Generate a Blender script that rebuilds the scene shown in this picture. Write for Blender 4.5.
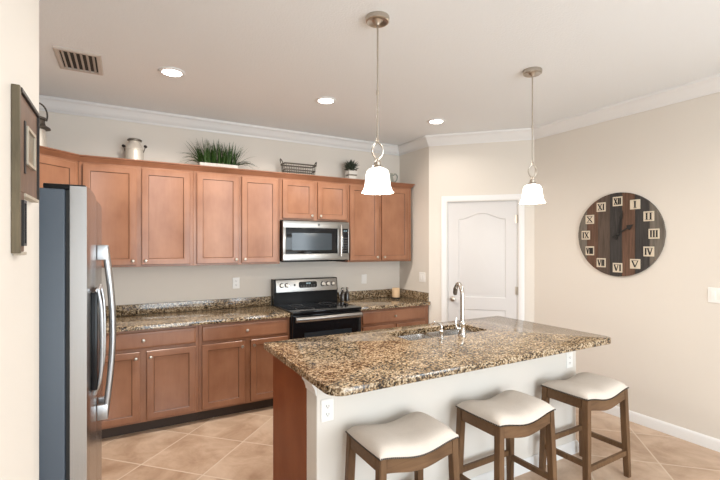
import bpy, bmesh, math, random
from mathutils import Vector, Matrix

for o in list(bpy.data.objects):
    bpy.data.objects.remove(o)
S = bpy.context.scene
COL = S.collection
PI = math.pi
rnd = random.Random(7)

# ------------------------------------------------------------------ camera
cam_d = bpy.data.cameras.new('camera')
cam_d.sensor_width = 36.0
cam_d.lens = 36.0 * 420.7 / 720.0
cam_d.shift_y = 5.5 / 720.0
cam_d.clip_start = 0.02
cam = bpy.data.objects.new('camera', cam_d)
COL.objects.link(cam)
cam.location = (0, 0, 1.58)
cam.rotation_euler = (PI / 2, 0, -math.radians(29.29))
S.camera = cam

# ------------------------------------------------------------------ world, daylight, exposure
W = bpy.data.worlds.new('world')
S.world = W
W.use_nodes = True
wb = W.node_tree.nodes['Background']
wb.inputs[0].default_value = (0.80, 0.90, 1.0, 1)
wb.inputs[1].default_value = 1.0
S.view_settings.view_transform = 'Standard'
S.view_settings.look = 'None'
S.view_settings.gamma = 1.0
S.view_settings.use_curve_mapping = False
S.view_settings.exposure = 0.0


def area(name, loc, rot, sx, sy, power, color):
    d = bpy.data.lights.new(name, 'AREA')
    d.shape = 'RECTANGLE'
    d.size = sx
    d.size_y = sy
    d.energy = power
    d.color = color
    o = bpy.data.objects.new(name, d)
    COL.objects.link(o)
    o.location = loc
    o.rotation_euler = rot
    return o


# daylight lamps in the added, unseen sliding door and right-wall window behind the camera
area('added_daylight_door', (1.75, -3.42, 1.2), (PI / 2, 0, 0), 3.0, 2.2, 156, (0.86, 0.95, 1.0))
area('added_daylight_window', (3.93, -1.95, 1.45), (PI / 2, 0, PI / 2), 1.5, 1.5, 66, (0.84, 0.93, 1.0))

# ------------------------------------------------------------------ constants of the room
YW = 4.57          # back wall
CZ = 2.87          # ceiling
XR = 3.983         # right wall
JX, JY = 3.159, 3.957   # corner of the return wall and the pantry wall
PL = 1.165         # length of the diagonal pantry wall
XL = -0.96         # wall behind the fridge
XN = -0.2116       # near wall face on the left
YN = 1.50          # end of the near wall
YB = -3.5          # wall behind the camera


# ------------------------------------------------------------------ materials
def mat(name):
    m = bpy.data.materials.new(name)
    m.use_nodes = True
    nt = m.node_tree
    return m, nt, nt.nodes['Principled BSDF']


def simple(name, col, rough=0.5, metal=0.0, spec=0.5, emit=None, es=0.0, coat=0.0):
    m, nt, b = mat(name)
    b.inputs['Base Color'].default_value = (*col, 1)
    b.inputs['Roughness'].default_value = rough
    b.inputs['Metallic'].default_value = metal
    b.inputs['Specular IOR Level'].default_value = spec
    b.inputs['Coat Weight'].default_value = coat
    if emit:
        b.inputs['Emission Color'].default_value = (*emit, 1)
        b.inputs['Emission Strength'].default_value = es
    return m


def N(nt, t, **kw):
    n = nt.nodes.new(t)
    for k, v in kw.items():
        if k in n.inputs.keys():
            n.inputs[k].default_value = v
        else:
            setattr(n, k, v)
    return n


def ramp(nt, stops):
    n = nt.nodes.new('ShaderNodeValToRGB')
    e = n.color_ramp.elements
    while len(e) < len(stops):
        e.new(0.5)
    for el, (p, c) in zip(e, stops):
        el.position = p
        el.color = (*c, 1)
    return n


def coords(nt, scale=(1, 1, 1), kind='Object', rand=True):
    tc = N(nt, 'ShaderNodeTexCoord')
    mp = N(nt, 'ShaderNodeMapping')
    mp.inputs['Scale'].default_value = scale
    nt.links.new(tc.outputs[kind], mp.inputs['Vector'])
    if rand:
        oi = N(nt, 'ShaderNodeObjectInfo')
        mu = N(nt, 'ShaderNodeMath', operation='MULTIPLY')
        mu.inputs[1].default_value = 37.0
        nt.links.new(oi.outputs['Random'], mu.inputs[0])
        nt.links.new(mu.outputs[0], mp.inputs['Location'])
    return mp.outputs[0]


def bump(nt, b, height, strength, dist=0.002):
    bp = N(nt, 'ShaderNodeBump')
    bp.inputs['Strength'].default_value = strength
    bp.inputs['Distance'].default_value = dist
    nt.links.new(height, bp.inputs['Height'])
    nt.links.new(bp.outputs[0], b.inputs['Normal'])


def wood(name, c0, c1, rough=0.4, scale=(14, 14, 1.6), blotch=0.5, spec=0.4, coat=0.0):
    m, nt, b = mat(name)
    v = coords(nt, scale)
    n1 = N(nt, 'ShaderNodeTexNoise', Scale=3.0, Detail=6.0, Roughness=0.6, Distortion=0.6)
    nt.links.new(v, n1.inputs['Vector'])
    v2 = coords(nt, (3, 3, 2.2))
    n2 = N(nt, 'ShaderNodeTexNoise', Scale=1.6, Detail=3.0)
    nt.links.new(v2, n2.inputs['Vector'])
    mx = N(nt, 'ShaderNodeMix', data_type='FLOAT')
    mx.inputs[0].default_value = blotch
    nt.links.new(n1.outputs[0], mx.inputs[2])
    nt.links.new(n2.outputs[0], mx.inputs[3])
    r = ramp(nt, [(0.32, c0), (0.68, c1)])
    nt.links.new(mx.outputs[0], r.inputs[0])
    nt.links.new(r.outputs[0], b.inputs['Base Color'])
    b.inputs['Roughness'].default_value = rough
    b.inputs['Specular IOR Level'].default_value = spec
    b.inputs['Coat Weight'].default_value = coat
    b.inputs['Coat Roughness'].default_value = 0.25
    bump(nt, b, n1.outputs[0], 0.08)
    return m


def granite(name):
    m, nt, b = mat(name)
    v = coords(nt, (1, 1, 1), rand=False)
    nz = N(nt, 'ShaderNodeTexNoise', Scale=52.0, Detail=4.0, Roughness=0.65, Distortion=0.8)
    nt.links.new(v, nz.inputs['Vector'])
    vo = N(nt, 'ShaderNodeTexVoronoi', Scale=120.0)
    nt.links.new(v, vo.inputs['Vector'])
    sep = N(nt, 'ShaderNodeSeparateColor')
    nt.links.new(vo.outputs['Color'], sep.inputs[0])
    mx = N(nt, 'ShaderNodeMix', data_type='FLOAT')
    mx.inputs[0].default_value = 0.34
    nt.links.new(nz.outputs[0], mx.inputs[2])
    nt.links.new(sep.outputs[0], mx.inputs[3])
    big = N(nt, 'ShaderNodeTexNoise', Scale=7.0, Detail=2.0)
    nt.links.new(v, big.inputs['Vector'])
    ad = N(nt, 'ShaderNodeMath', operation='MULTIPLY_ADD')
    ad.inputs[1].default_value = 0.28
    nt.links.new(big.outputs[0], ad.inputs[0])
    nt.links.new(mx.outputs[0], ad.inputs[2])
    r = ramp(nt, [(0.475, (0.006, 0.005, 0.004)), (0.53, (0.040, 0.023, 0.012)), (0.60, (0.145, 0.088, 0.042)),
                  (0.68, (0.31, 0.215, 0.12)), (0.81, (0.54, 0.44, 0.31))])
    nt.links.new(ad.outputs[0], r.inputs[0])
    nt.links.new(r.outputs[0], b.inputs['Base Color'])
    b.inputs['Roughness'].default_value = 0.11
    b.inputs['Specular IOR Level'].default_value = 0.6
    return m


def plaster(name, col, rough=0.75, bs=0.06, sc=160):
    m, nt, b = mat(name)
    b.inputs['Base Color'].default_value = (*col, 1)
    b.inputs['Roughness'].default_value = rough
    b.inputs['Specular IOR Level'].default_value = 0.25
    v = coords(nt, rand=False)
    n = N(nt, 'ShaderNodeTexNoise', Scale=float(sc), Detail=3.0)
    nt.links.new(v, n.inputs['Vector'])
    bump(nt, b, n.outputs[0], bs, 0.004)
    return m


def steel(name, col=(0.36, 0.352, 0.34), rough=0.3, scale=(1, 1, 200)):
    m, nt, b = mat(name)
    v = coords(nt, scale)
    n = N(nt, 'ShaderNodeTexNoise', Scale=3.0, Detail=2.0)
    nt.links.new(v, n.inputs['Vector'])
    r = ramp(nt, [(0.3, tuple(c * 0.9 for c in col)), (0.7, col)])
    nt.links.new(n.outputs[0], r.inputs[0])
    nt.links.new(r.outputs[0], b.inputs['Base Color'])
    b.inputs['Metallic'].default_value = 1.0
    b.inputs['Roughness'].default_value = rough
    return m


def floor_mat():
    m, nt, b = mat('floor_tile')
    tc = N(nt, 'ShaderNodeTexCoord')
    mp = N(nt, 'ShaderNodeMapping')
    mp.inputs['Rotation'].default_value = (0, 0, PI / 4)
    nt.links.new(tc.outputs['Object'], mp.inputs['Vector'])
    sx = N(nt, 'ShaderNodeSeparateXYZ')
    nt.links.new(mp.outputs[0], sx.inputs[0])
    T = 0.515
    # rotated axes: X' = (x - y)/sqrt2, Y' = (x + y)/sqrt2
    offs = (-(-3.31 / math.sqrt(2)), -(4.255 / math.sqrt(2)))
    edges, cells = [], []
    for ax in (0, 1):
        a = N(nt, 'ShaderNodeMath', operation='ADD')
        a.inputs[1].default_value = offs[ax]
        nt.links.new(sx.outputs[ax], a.inputs[0])
        d = N(nt, 'ShaderNodeMath', operation='DIVIDE')
        d.inputs[1].default_value = T
        nt.links.new(a.outputs[0], d.inputs[0])
        r = N(nt, 'ShaderNodeMath', operation='ROUND')
        nt.links.new(d.outputs[0], r.inputs[0])
        s = N(nt, 'ShaderNodeMath', operation='SUBTRACT')
        nt.links.new(d.outputs[0], s.inputs[0])
        nt.links.new(r.outputs[0], s.inputs[1])
        ab = N(nt, 'ShaderNodeMath', operation='ABSOLUTE')
        nt.links.new(s.outputs[0], ab.inputs[0])
        edges.append(ab.outputs[0])
        fl = N(nt, 'ShaderNodeMath', operation='FLOOR')
        nt.links.new(d.outputs[0], fl.inputs[0])
        cells.append(fl.outputs[0])
    mn = N(nt, 'ShaderNodeMath', operation='MINIMUM')
    nt.links.new(edges[0], mn.inputs[0])
    nt.links.new(edges[1], mn.inputs[1])
    mr = N(nt, 'ShaderNodeMapRange')
    mr.inputs['From Min'].default_value = 0.0035 / T
    mr.inputs['From Max'].default_value = 0.0065 / T
    nt.links.new(mn.outputs[0], mr.inputs[0])
    cb = N(nt, 'ShaderNodeCombineXYZ')
    nt.links.new(cells[0], cb.inputs[0])
    nt.links.new(cells[1], cb.inputs[1])
    wn = N(nt, 'ShaderNodeTexWhiteNoise')
    nt.links.new(cb.outputs[0], wn.inputs['Vector'])
    va = N(nt, 'ShaderNodeVectorMath', operation='MULTIPLY_ADD')
    va.inputs[1].default_value = (9, 9, 9)
    nt.links.new(wn.outputs['Color'], va.inputs[0])
    nt.links.new(tc.outputs['Object'], va.inputs[2])
    n1 = N(nt, 'ShaderNodeTexNoise', Scale=3.2, Detail=7.0, Roughness=0.62, Distortion=0.5)
    nt.links.new(va.outputs[0], n1.inputs['Vector'])
    r = ramp(nt, [(0.30, (0.36, 0.235, 0.155)), (0.46, (0.49, 0.345, 0.245)), (0.60, (0.60, 0.45, 0.335)), (0.78, (0.68, 0.55, 0.44))])
    nt.links.new(n1.outputs[0], r.inputs[0])
    mx = N(nt, 'ShaderNodeMix', data_type='RGBA')
    mx.inputs[6].default_value = (0.68, 0.56, 0.45, 1)
    nt.links.new(mr.outputs[0], mx.inputs[0])
    nt.links.new(r.outputs[0], mx.inputs[7])
    nt.links.new(mx.outputs[2], b.inputs['Base Color'])
    b.inputs['Roughness'].default_value = 0.42
    b.inputs['Specular IOR Level'].default_value = 0.35
    bump(nt, b, mr.outputs[0], 0.25, 0.002)
    return m


def fabric(name, c0, c1):
    m, nt, b = mat(name)
    v = coords(nt, (1, 1, 1))
    n = N(nt, 'ShaderNodeTexNoise', Scale=420.0, Detail=2.0)
    nt.links.new(v, n.inputs['Vector'])
    n2 = N(nt, 'ShaderNodeTexNoise', Scale=9.0, Detail=3.0)
    nt.links.new(v, n2.inputs['Vector'])
    mx = N(nt, 'ShaderNodeMix', data_type='FLOAT')
    mx.inputs[0].default_value = 0.4
    nt.links.new(n.outputs[0], mx.inputs[2])
    nt.links.new(n2.outputs[0], mx.inputs[3])
    r = ramp(nt, [(0.35, c0), (0.65, c1)])
    nt.links.new(mx.outputs[0], r.inputs[0])
    nt.links.new(r.outputs[0], b.inputs['Base Color'])
    b.inputs['Roughness'].default_value = 0.95
    b.inputs['Specular IOR Level'].default_value = 0.1
    bump(nt, b, n.outputs[0], 0.3, 0.001)
    return m


M = {}
M['wall'] = plaster('cream_wall_paint', (0.745, 0.70, 0.64))
M['ceiling'] = plaster('ceiling_paint', (0.85, 0.875, 0.895), 0.9, 0.5, 90)
M['white'] = simple('white_trim_paint', (0.82, 0.82, 0.82), 0.35)
M['door_white'] = simple('white_door_paint', (0.68, 0.67, 0.67), 0.4)
M['knee'] = plaster('warm_white_wall_paint', (0.75, 0.715, 0.665))
M['wood'] = wood('maple_cabinet', (0.232, 0.100, 0.052), (0.340, 0.162, 0.092), 0.29, (14, 14, 1.6), 0.8, 0.5)
M['crown_wood'] = wood('maple_crown_shaded', (0.20, 0.082, 0.042), (0.28, 0.122, 0.068), 0.4, (1.6, 14, 14), 0.8, 0.3)  # darker than the doors: shade and weaker sheen put into the colour
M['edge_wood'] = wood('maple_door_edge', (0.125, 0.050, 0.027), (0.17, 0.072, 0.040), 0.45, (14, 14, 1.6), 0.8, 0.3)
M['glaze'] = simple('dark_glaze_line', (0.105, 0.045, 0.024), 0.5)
M['panel'] = wood('cherry_end_panel', (0.215, 0.060, 0.023), (0.28, 0.085, 0.034), 0.4, (14, 14, 1.6), 0.8, 0.12)
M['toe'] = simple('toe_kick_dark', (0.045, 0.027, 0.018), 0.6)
M['granite'] = granite('speckled_granite')
M['floor'] = floor_mat()
M['steel'] = steel('brushed_stainless')
M['steel_v'] = steel('brushed_stainless_door', (0.42, 0.42, 0.425), 0.24, (200, 200, 1))
M['chrome'] = simple('chrome', (0.68, 0.66, 0.63), 0.14, 1.0)
M['handle_steel'] = simple('satin_steel_handle', (0.36, 0.36, 0.365), 0.32, 1.0)
M['nickel'] = simple('brushed_nickel', (0.52, 0.47, 0.41), 0.28, 1.0)
M['fridge_side'] = simple('slate_grey_enamel', (0.050, 0.066, 0.088), 0.45)
M['black'] = simple('black_enamel', (0.009, 0.009, 0.010), 0.22, 0.0, 0.18)
M['gasket'] = simple('black_rubber', (0.008, 0.008, 0.009), 0.6)
M['glass_black'] = simple('black_glass', (0.006, 0.007, 0.009), 0.07, 0.0, 0.35)
M['window_mesh'] = simple('microwave_window_glass', (0.028, 0.040, 0.052), 0.12, 0.0, 0.45)
M['burner'] = simple('burner_ring_grey', (0.05, 0.05, 0.05), 0.3)
M['sink'] = steel('sink_stainless', (0.60, 0.60, 0.60), 0.25, (60, 60, 60))
M['fabric'] = fabric('oatmeal_linen', (0.62, 0.555, 0.495), (0.72, 0.655, 0.59))
M['stool'] = wood('weathered_oak', (0.095, 0.050, 0.024), (0.19, 0.108, 0.056), 0.5, (26, 26, 2.2), 0.5, 0.25)
M['stool_h'] = wood('weathered_oak_rail', (0.095, 0.050, 0.024), (0.19, 0.108, 0.056), 0.5, (2.2, 26, 26), 0.5, 0.25)
M['nail'] = simple('dark_nailhead', (0.03, 0.022, 0.017), 0.35, 0.6)
M['plastic'] = simple('white_plastic', (0.90, 0.89, 0.87), 0.35)
M['slot'] = simple('dark_slot', (0.05, 0.05, 0.05), 0.6)
M['vent'] = simple('vent_paint', (0.56, 0.50, 0.45), 0.5)
M['vent_in'] = simple('vent_interior', (0.06, 0.055, 0.05), 0.8)
M['lamp_lens'] = simple('recessed_lens', (0.9, 0.88, 0.84), 0.4, emit=(1.0, 0.95, 0.88), es=14.0)
M['shade'] = simple('opal_glass_lit', (0.92, 0.90, 0.87), 0.2, emit=(1.0, 0.96, 0.90), es=2.4)
M['grass'] = wood('grass_blade', (0.010, 0.034, 0.006), (0.050, 0.115, 0.018), 0.5, (20, 20, 20))
M['succulent'] = wood('dusky_leaf', (0.030, 0.042, 0.030), (0.085, 0.105, 0.075), 0.6, (20, 20, 20))
M['soil'] = simple('soil', (0.03, 0.02, 0.012), 0.95)
M['white_wash'] = wood('whitewashed_wood', (0.60, 0.57, 0.53), (0.78, 0.75, 0.71), 0.6)
M['grey_board'] = wood('grey_gap_board', (0.24, 0.21, 0.18), (0.32, 0.28, 0.24), 0.7)
M['wire'] = simple('antique_wire', (0.10, 0.085, 0.07), 0.5, 0.6)
M['tin'] = simple('dull_tin', (0.60, 0.56, 0.50), 0.45, 0.35)
M['tin_dark'] = steel('dark_tin', (0.20, 0.18, 0.155), 0.5, (3, 3, 3))
M['handle_black'] = simple('black_wood_grip', (0.012, 0.01, 0.009), 0.5)
M['candle'] = simple('tan_wax', (0.62, 0.44, 0.27), 0.55)
M['ceramic'] = simple('grey_green_glaze', (0.30, 0.31, 0.27), 0.3)
M['frame_wood'] = wood('olive_barn_wood', (0.055, 0.042, 0.024), (0.16, 0.125, 0.075), 0.6, (24, 24, 2))
M['frame_brown'] = wood('red_brown_barn_wood', (0.085, 0.048, 0.030), (0.20, 0.115, 0.075), 0.6, (24, 24, 3))
M['frame_dark'] = simple('dark_metal_edge', (0.012, 0.009, 0.008), 0.5)
M['frame_light'] = wood('pale_driftwood', (0.36, 0.31, 0.24), (0.52, 0.45, 0.36), 0.6)
M['photo'] = wood('faded_print', (0.10, 0.085, 0.06), (0.24, 0.21, 0.16), 0.3, (8, 8, 8))
M['pl_grey'] = wood('grey_plank', (0.10, 0.085, 0.07), (0.20, 0.175, 0.145), 0.7, (24, 24, 1.6), 0.2)
M['pl_brown'] = wood('brown_plank', (0.070, 0.035, 0.021), (0.165, 0.090, 0.058), 0.7, (24, 24, 1.6), 0.2)
M['pl_dark'] = wood('charcoal_plank', (0.022, 0.020, 0.019), (0.060, 0.053, 0.050), 0.7, (24, 24, 1.6), 0.2)
M['pl_taupe'] = wood('taupe_plank', (0.055, 0.038, 0.028), (0.12, 0.085, 0.065), 0.7, (24, 24, 1.6), 0.2)
M['tile_cream'] = simple('cream_number_plate', (0.66, 0.58, 0.46), 0.6)
M['ink'] = simple('black_ink', (0.010, 0.009, 0.008), 0.6)
M['glow_digit'] = simple('display_digits', (0.02, 0.05, 0.06), 0.3, emit=(0.55, 0.75, 0.8), es=0.6)
M['bottle'] = simple('smoked_glass', (0.04, 0.03, 0.025), 0.06, 0.0, 0.8)


# ------------------------------------------------------------------ mesh helpers
def nb():
    return bmesh.new()


def box(bm, x0, x1, y0, y1, z0, z1, bev=0.0, seg=2, mtx=None):
    r = bmesh.ops.create_cube(bm, size=1.0)
    vs = r['verts']
    for v in vs:
        v.co = Vector(((x0 + x1) / 2 + v.co.x * (x1 - x0), (y0 + y1) / 2 + v.co.y * (y1 - y0), (z0 + z1) / 2 + v.co.z * (z1 - z0)))
    if bev > 0:
        es = list({e for v in vs for e in v.link_edges})
        rr = bmesh.ops.bevel(bm, geom=es, offset=bev, segments=seg, profile=0.6, affect='EDGES')
        vs = list({v for f in rr['faces'] for v in f.verts} | {v for v in vs if v.is_valid})
    if mtx is not None:
        bmesh.ops.transform(bm, matrix=mtx, verts=[v for v in vs if v.is_valid])
    return bm


def rings(bm, loops, cap0=True, cap1=True, closed=True):
    vv = [[bm.verts.new(p) for p in lp] for lp in loops]
    n = len(vv[0])
    for a, b in zip(vv, vv[1:]):
        for i in range(n if closed else n - 1):
            j = (i + 1) % n
            bm.faces.new((a[i], a[j], b[j], b[i]))
    if cap0:
        bm.faces.new(list(reversed(vv[0])))
    if cap1:
        bm.faces.new(vv[-1])
    return vv


def lathe(bm, prof, n=28, c=(0, 0, 0), mtx=None, cap0=True, cap1=True):
    c = Vector(c)
    loops = []
    for r, z in prof:
        lp = []
        for i in range(n):
            a = 2 * PI * i / n
            p = Vector((max(r, 1e-5) * math.cos(a), max(r, 1e-5) * math.sin(a), z))
            if mtx is not None:
                p = mtx @ p
            lp.append(p + c)
        loops.append(lp)
    rings(bm, loops, cap0, cap1)
    return bm


def tube(bm, pts, r, n=10, closed=False, radii=None, flat=1.0):
    pts = [Vector(p) for p in pts]
    m = len(pts)
    tang = []
    for i in range(m):
        if closed:
            t = pts[(i + 1) % m] - pts[i - 1]
        else:
            t = pts[min(i + 1, m - 1)] - pts[max(i - 1, 0)]
        tang.append(t.normalized())
    up = Vector((0, 0, 1))
    if abs(tang[0].dot(up)) > 0.9:
        up = Vector((1, 0, 0))
    nrm = (up - tang[0] * up.dot(tang[0])).normalized()
    loops = []
    for i in range(m):
        if i:
            q = tang[i - 1].rotation_difference(tang[i])
            nrm = q @ nrm
            nrm = (nrm - tang[i] * nrm.dot(tang[i])).normalized()
        bi = tang[i].cross(nrm)
        rr = radii[i] if radii else r
        loops.append([pts[i] + nrm * (rr * math.cos(2 * PI * k / n)) + bi * (rr * flat * math.sin(2 * PI * k / n)) for k in range(n)])
    if closed:
        vv = rings(bm, loops, False, False)
        a, b = vv[-1], vv[0]
        for k in range(n):
            j = (k + 1) % n
            try:
                bm.faces.new((a[k], a[j], b[j], b[k]))
            except ValueError:
                pass
    else:
        rings(bm, loops)
    return bm


def spline(pts, k=6):
    P = [Vector(p) for p in pts]
    P = [P[0] * 2 - P[1]] + P + [P[-1] * 2 - P[-2]]
    out = []
    for i in range(1, len(P) - 2):
        for s in range(k):
            t = s / k
            a, b, c, d = P[i - 1], P[i], P[i + 1], P[i + 2]
            out.append(0.5 * ((2 * b) + (c - a) * t + (2 * a - 5 * b + 4 * c - d) * t * t + (3 * b - a - 3 * c + d) * t ** 3))
    out.append(P[-2])
    return out


def prism(bm, poly, z0, z1):
    rings(bm, [[Vector((x, y, z0)) for x, y in poly], [Vector((x, y, z1)) for x, y in poly]])
    return bm


def rrect(x0, x1, y0, y1, r, n=6, inset=0.0):
    """rounded rectangle; r = radius or four radii (x0y0, x1y0, x1y1, x0y1)"""
    if not isinstance(r, (tuple, list)):
        r = (r,) * 4
    out = []
    for (cx, cy, a0, rr) in ((x0, y0, PI, r[0]), (x1, y0, 1.5 * PI, r[1]), (x1, y1, 0, r[2]), (x0, y1, 0.5 * PI, r[3])):
        sx = 1 if cx == x0 else -1
        sy = 1 if cy == y0 else -1
        ox, oy = cx + sx * rr, cy + sy * rr
        q = max(rr - inset, 1e-4)
        if rr < inset:
            ox, oy = cx + sx * inset, cy + sy * inset
        for i in range(n + 1):
            a = a0 + (PI / 2) * i / n
            out.append((ox + q * math.cos(a), oy + q * math.sin(a)))
    return out


def tree_xyz(root):
    return root.location if root is not None else Vector()


def obj(name, bm, m, parent=None, world=False, smooth=True, angle=35):
    """link the bmesh as ONE mesh object; world=True: verts are in room coordinates"""
    bmesh.ops.recalc_face_normals(bm, faces=bm.faces)
    root = parent
    while root is not None and root.parent is not None:
        root = root.parent
    if root is not None and world:
        inv = (Matrix.Translation(root.location) @ root.rotation_euler.to_matrix().to_4x4()).inverted()
        bmesh.ops.transform(bm, matrix=inv, verts=bm.verts)
    me = bpy.data.meshes.new(name)
    bm.to_mesh(me)
    bm.free()
    me.materials.append(M[m] if isinstance(m, str) else m)
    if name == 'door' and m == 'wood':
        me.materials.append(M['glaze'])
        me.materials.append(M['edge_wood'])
    if smooth:
        me.shade_smooth()
        me.set_sharp_from_angle(angle=math.radians(angle))
    o = bpy.data.objects.new(name, me)
    COL.objects.link(o)
    o.parent = parent
    return o


def inst(name, me, parent, loc, rotz=0.0):
    o = bpy.data.objects.new(name, me)
    COL.objects.link(o)
    o.parent = parent
    o.location = loc
    o.rotation_euler = (0, 0, rotz)
    return o


def tag(o, label, cat, group=None):
    o['label'] = label
    o['category'] = cat
    if group:
        o['group'] = group
    return o


def thing(name, label, cat, loc=(0, 0, 0), rotz=0.0, group=None):
    o = bpy.data.objects.new(name, None)
    o.empty_display_size = 0.1
    COL.objects.link(o)
    o.location = loc
    o.rotation_euler = (0, 0, rotz)
    return tag(o, label, cat, group)


def struct(name, bm, m, parent=None, world=False, **kw):
    o = obj(name, bm, m, parent, world, **kw)
    if parent is None:
        o['kind'] = 'structure'
    return o


def copy_tree(o, parent=None):
    c = o.copy()
    COL.objects.link(c)
    c.parent = parent
    for ch in [x for x in COL.objects if x.parent == o]:
        copy_tree(ch, c)
    return c


# ------------------------------------------------------------------ room shell
D45 = 1 / math.sqrt(2)
ROT45 = -PI / 4
struct('floor', box(nb(), XL - 0.2, XR + 0.1, YB - 0.1, YW + 0.1, -0.1, 0.0), 'floor', smooth=False)
struct('ceiling', box(nb(), XL - 0.2, XR + 0.1, YB - 0.1, YW + 0.1, CZ, CZ + 0.1), 'ceiling', smooth=False)
struct('wall_back', box(nb(), XL - 0.1, JX + 0.1, YW, YW + 0.1, 0, CZ), 'wall', smooth=False)
struct('wall_return', prism(nb(), [(JX, YW), (JX, JY), (JX + 0.1, JY + 0.05), (JX + 0.1, YW)], 0, CZ), 'wall', smooth=False)
# right wall, with an unseen window opening added behind the camera
bm = nb()
box(bm, XR, XR + 0.1, -1.15, 3.3, 0, CZ)
box(bm, XR, XR + 0.1, YB - 0.1, -2.75, 0, CZ)
box(bm, XR, XR + 0.1, -2.75, -1.15, 0, 0.65)
box(bm, XR, XR + 0.1, -2.75, -1.15, 2.25, CZ)
struct('wall_right', bm, 'wall', smooth=False)
struct('wall_alcove', box(nb(), XL - 0.1, XL, YN, YW, 0, CZ), 'wall', smooth=False)
struct('wall_left', box(nb(), XL - 0.1, XN, YB, YN, 0, CZ, 0.004, 2), 'wall', smooth=False)
bm = nb()
box(bm, XL - 0.1, 0.2, YB - 0.1, YB, 0, CZ)
box(bm, 3.3, XR + 0.1, YB - 0.1, YB, 0, CZ)
box(bm, 0.2, 3.3, YB - 0.1, YB, 2.35, CZ)
struct('wall_front', bm, 'wall', smooth=False)

# window and sliding door added behind the camera to light the room (they only show in reflections)
win = struct('window_1', nb(), 'white')
bm = nb()
for (a, b, c, d) in ((-2.75, -1.15, 0.65, 0.71), (-2.75, -1.15, 2.19, 2.25), (-2.75, -2.69, 0.71, 2.19), (-1.21, -1.15, 0.71, 2.19), (-1.98, -1.92, 0.71, 2.19)):
    box(bm, XR + 0.03, XR + 0.08, a, b, c, d)
struct('window_frame', bm, 'white', win)
sld = struct('door_2', nb(), 'white')
bm = nb()
for (a, b, c, d) in ((0.2, 3.3, 2.28, 2.35), (0.2, 0.27, 0, 2.28), (3.23, 3.3, 0, 2.28), (1.71, 1.79, 0, 2.28)):
    box(bm, a, b, YB - 0.08, YB - 0.03, c, d)
struct('door_frame', bm, 'white', sld)

# diagonal pantry wall with the door opening, in its own frame (x along the wall, -y into the room)
DS0, DS1, DZ = 0.214, 0.992, 2.09
bm = nb()
box(bm, 0, DS0, 0, 0.1, 0, CZ)
box(bm, DS1, PL, 0, 0.1, 0, CZ)
box(bm, DS0, DS1, 0, 0.1, DZ, CZ)
wp = struct('wall_pantry', bm, 'wall', smooth=False)
wp.location = (JX, JY, 0)
wp.rotation_euler = (0, 0, ROT45)

# ------------------------------------------------------------------ pantry door
door = struct('door_1', nb(), 'door_white')
door.location = (JX, JY, 0)
door.rotation_euler = (0, 0, ROT45)


def panel_outline(x0, x1, z0, z1, arch, inset, n=22):
    x0 += inset; x1 -= inset; z0 += inset; z1 -= inset
    pts = [(x0, z0), (x1, z0)]
    for i in range(n + 1):
        t = i / n
        x = x1 + (x0 - x1) * t
        u = (t - 0.5) * 2
        h = arch * (math.cos(PI * max(-1, min(1, u))) * 0.5 + 0.5) if arch else 0
        pts.append((x, z1 + h))
    return pts


bm = nb()
g = 0.004
fy, by = 0.018, 0.055
xa, xb, za, zb = DS0 + g, DS1 - g, 0.008, DZ - g
panels = ((xa + 0.125, xb - 0.125, 0.98, 1.885, 0.07), (xa + 0.125, xb - 0.125, 0.20, 0.84, 0.0))
# slab front with two holes
outer = [bm.verts.new((x, fy, z)) for x, z in ((xa, za), (xb, za), (xb, zb), (xa, zb))]
edges = [bm.edges.new((outer[i], outer[(i + 1) % 4])) for i in range(4)]
prs = []
for p in panels:
    prof = [(0.0, fy), (0.006, fy + 0.009), (0.022, fy + 0.009), (0.045, fy + 0.003)]
    lp = []
    for ins, y in prof:
        lp.append([bm.verts.new((x, y, z)) for x, z in panel_outline(*p, ins)])
    for a, b in zip(lp, lp[1:]):
        for i in range(len(a)):
            j = (i + 1) % len(a)
            bm.faces.new((a[i], a[j], b[j], b[i]))
    bm.faces.new(lp[-1])
    a = lp[0]
    for i in range(len(a)):
        e = bm.edges.get((a[i], a[(i + 1) % len(a)]))
        edges.append(e)
bmesh.ops.triangle_fill(bm, use_beauty=True, edges=edges)
bo = [bm.verts.new((v.co.x, by, v.co.z)) for v in outer]
for i in range(4):
    j = (i + 1) % 4
    bm.faces.new((outer[i], outer[j], bo[j], bo[i]))
bm.faces.new(bo)
struct('door_slab', bm, 'door_white', door, angle=25)
# jamb + casing
bm = nb()
for (a, b, c, d) in ((DS0 - 0.0, DS0 + 0.003, 0, DZ), (DS1 - 0.003, DS1, 0, DZ), (DS0, DS1, DZ - 0.003, DZ)):
    box(bm, a, b, 0.0, 0.09, c, d)
struct('door_jamb', bm, 'white', door)
bm = nb()
cw = 0.068
pr = [(0.006, 0.0), (0.006, -0.010), (0.018, -0.014), (0.055, -0.019), (0.068, -0.014), (0.068, 0.0)]
for i in range(len(pr)):
    pass
loops = []
for (sx, sz0) in ((0, 0),):
    path = [(DS0, 0.0, -1, 0), (DS0, DZ, -1, 1), (DS1, DZ, 1, 1), (DS1, 0.0, 1, 0)]
    for (x, z, dx, dz) in path:
        loops.append([Vector((x + dx * o_, y_, z + dz * o_)) for o_, y_ in pr])
rings(bm, loops)
struct('door_casing', bm, 'white', door)
KM = Matrix.Rotation(PI / 2, 4, 'X')   # lathe axis z -> -y
bm = nb()
lathe(bm, [(0.030, 0.0), (0.030, 0.006), (0.012, 0.010), (0.011, 0.030), (0.024, 0.038), (0.029, 0.050), (0.024, 0.063), (0.010, 0.068)], 24, (DS0 + 0.062, fy, 0.955), KM)
struct('door_knob', bm, 'nickel', door)
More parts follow.
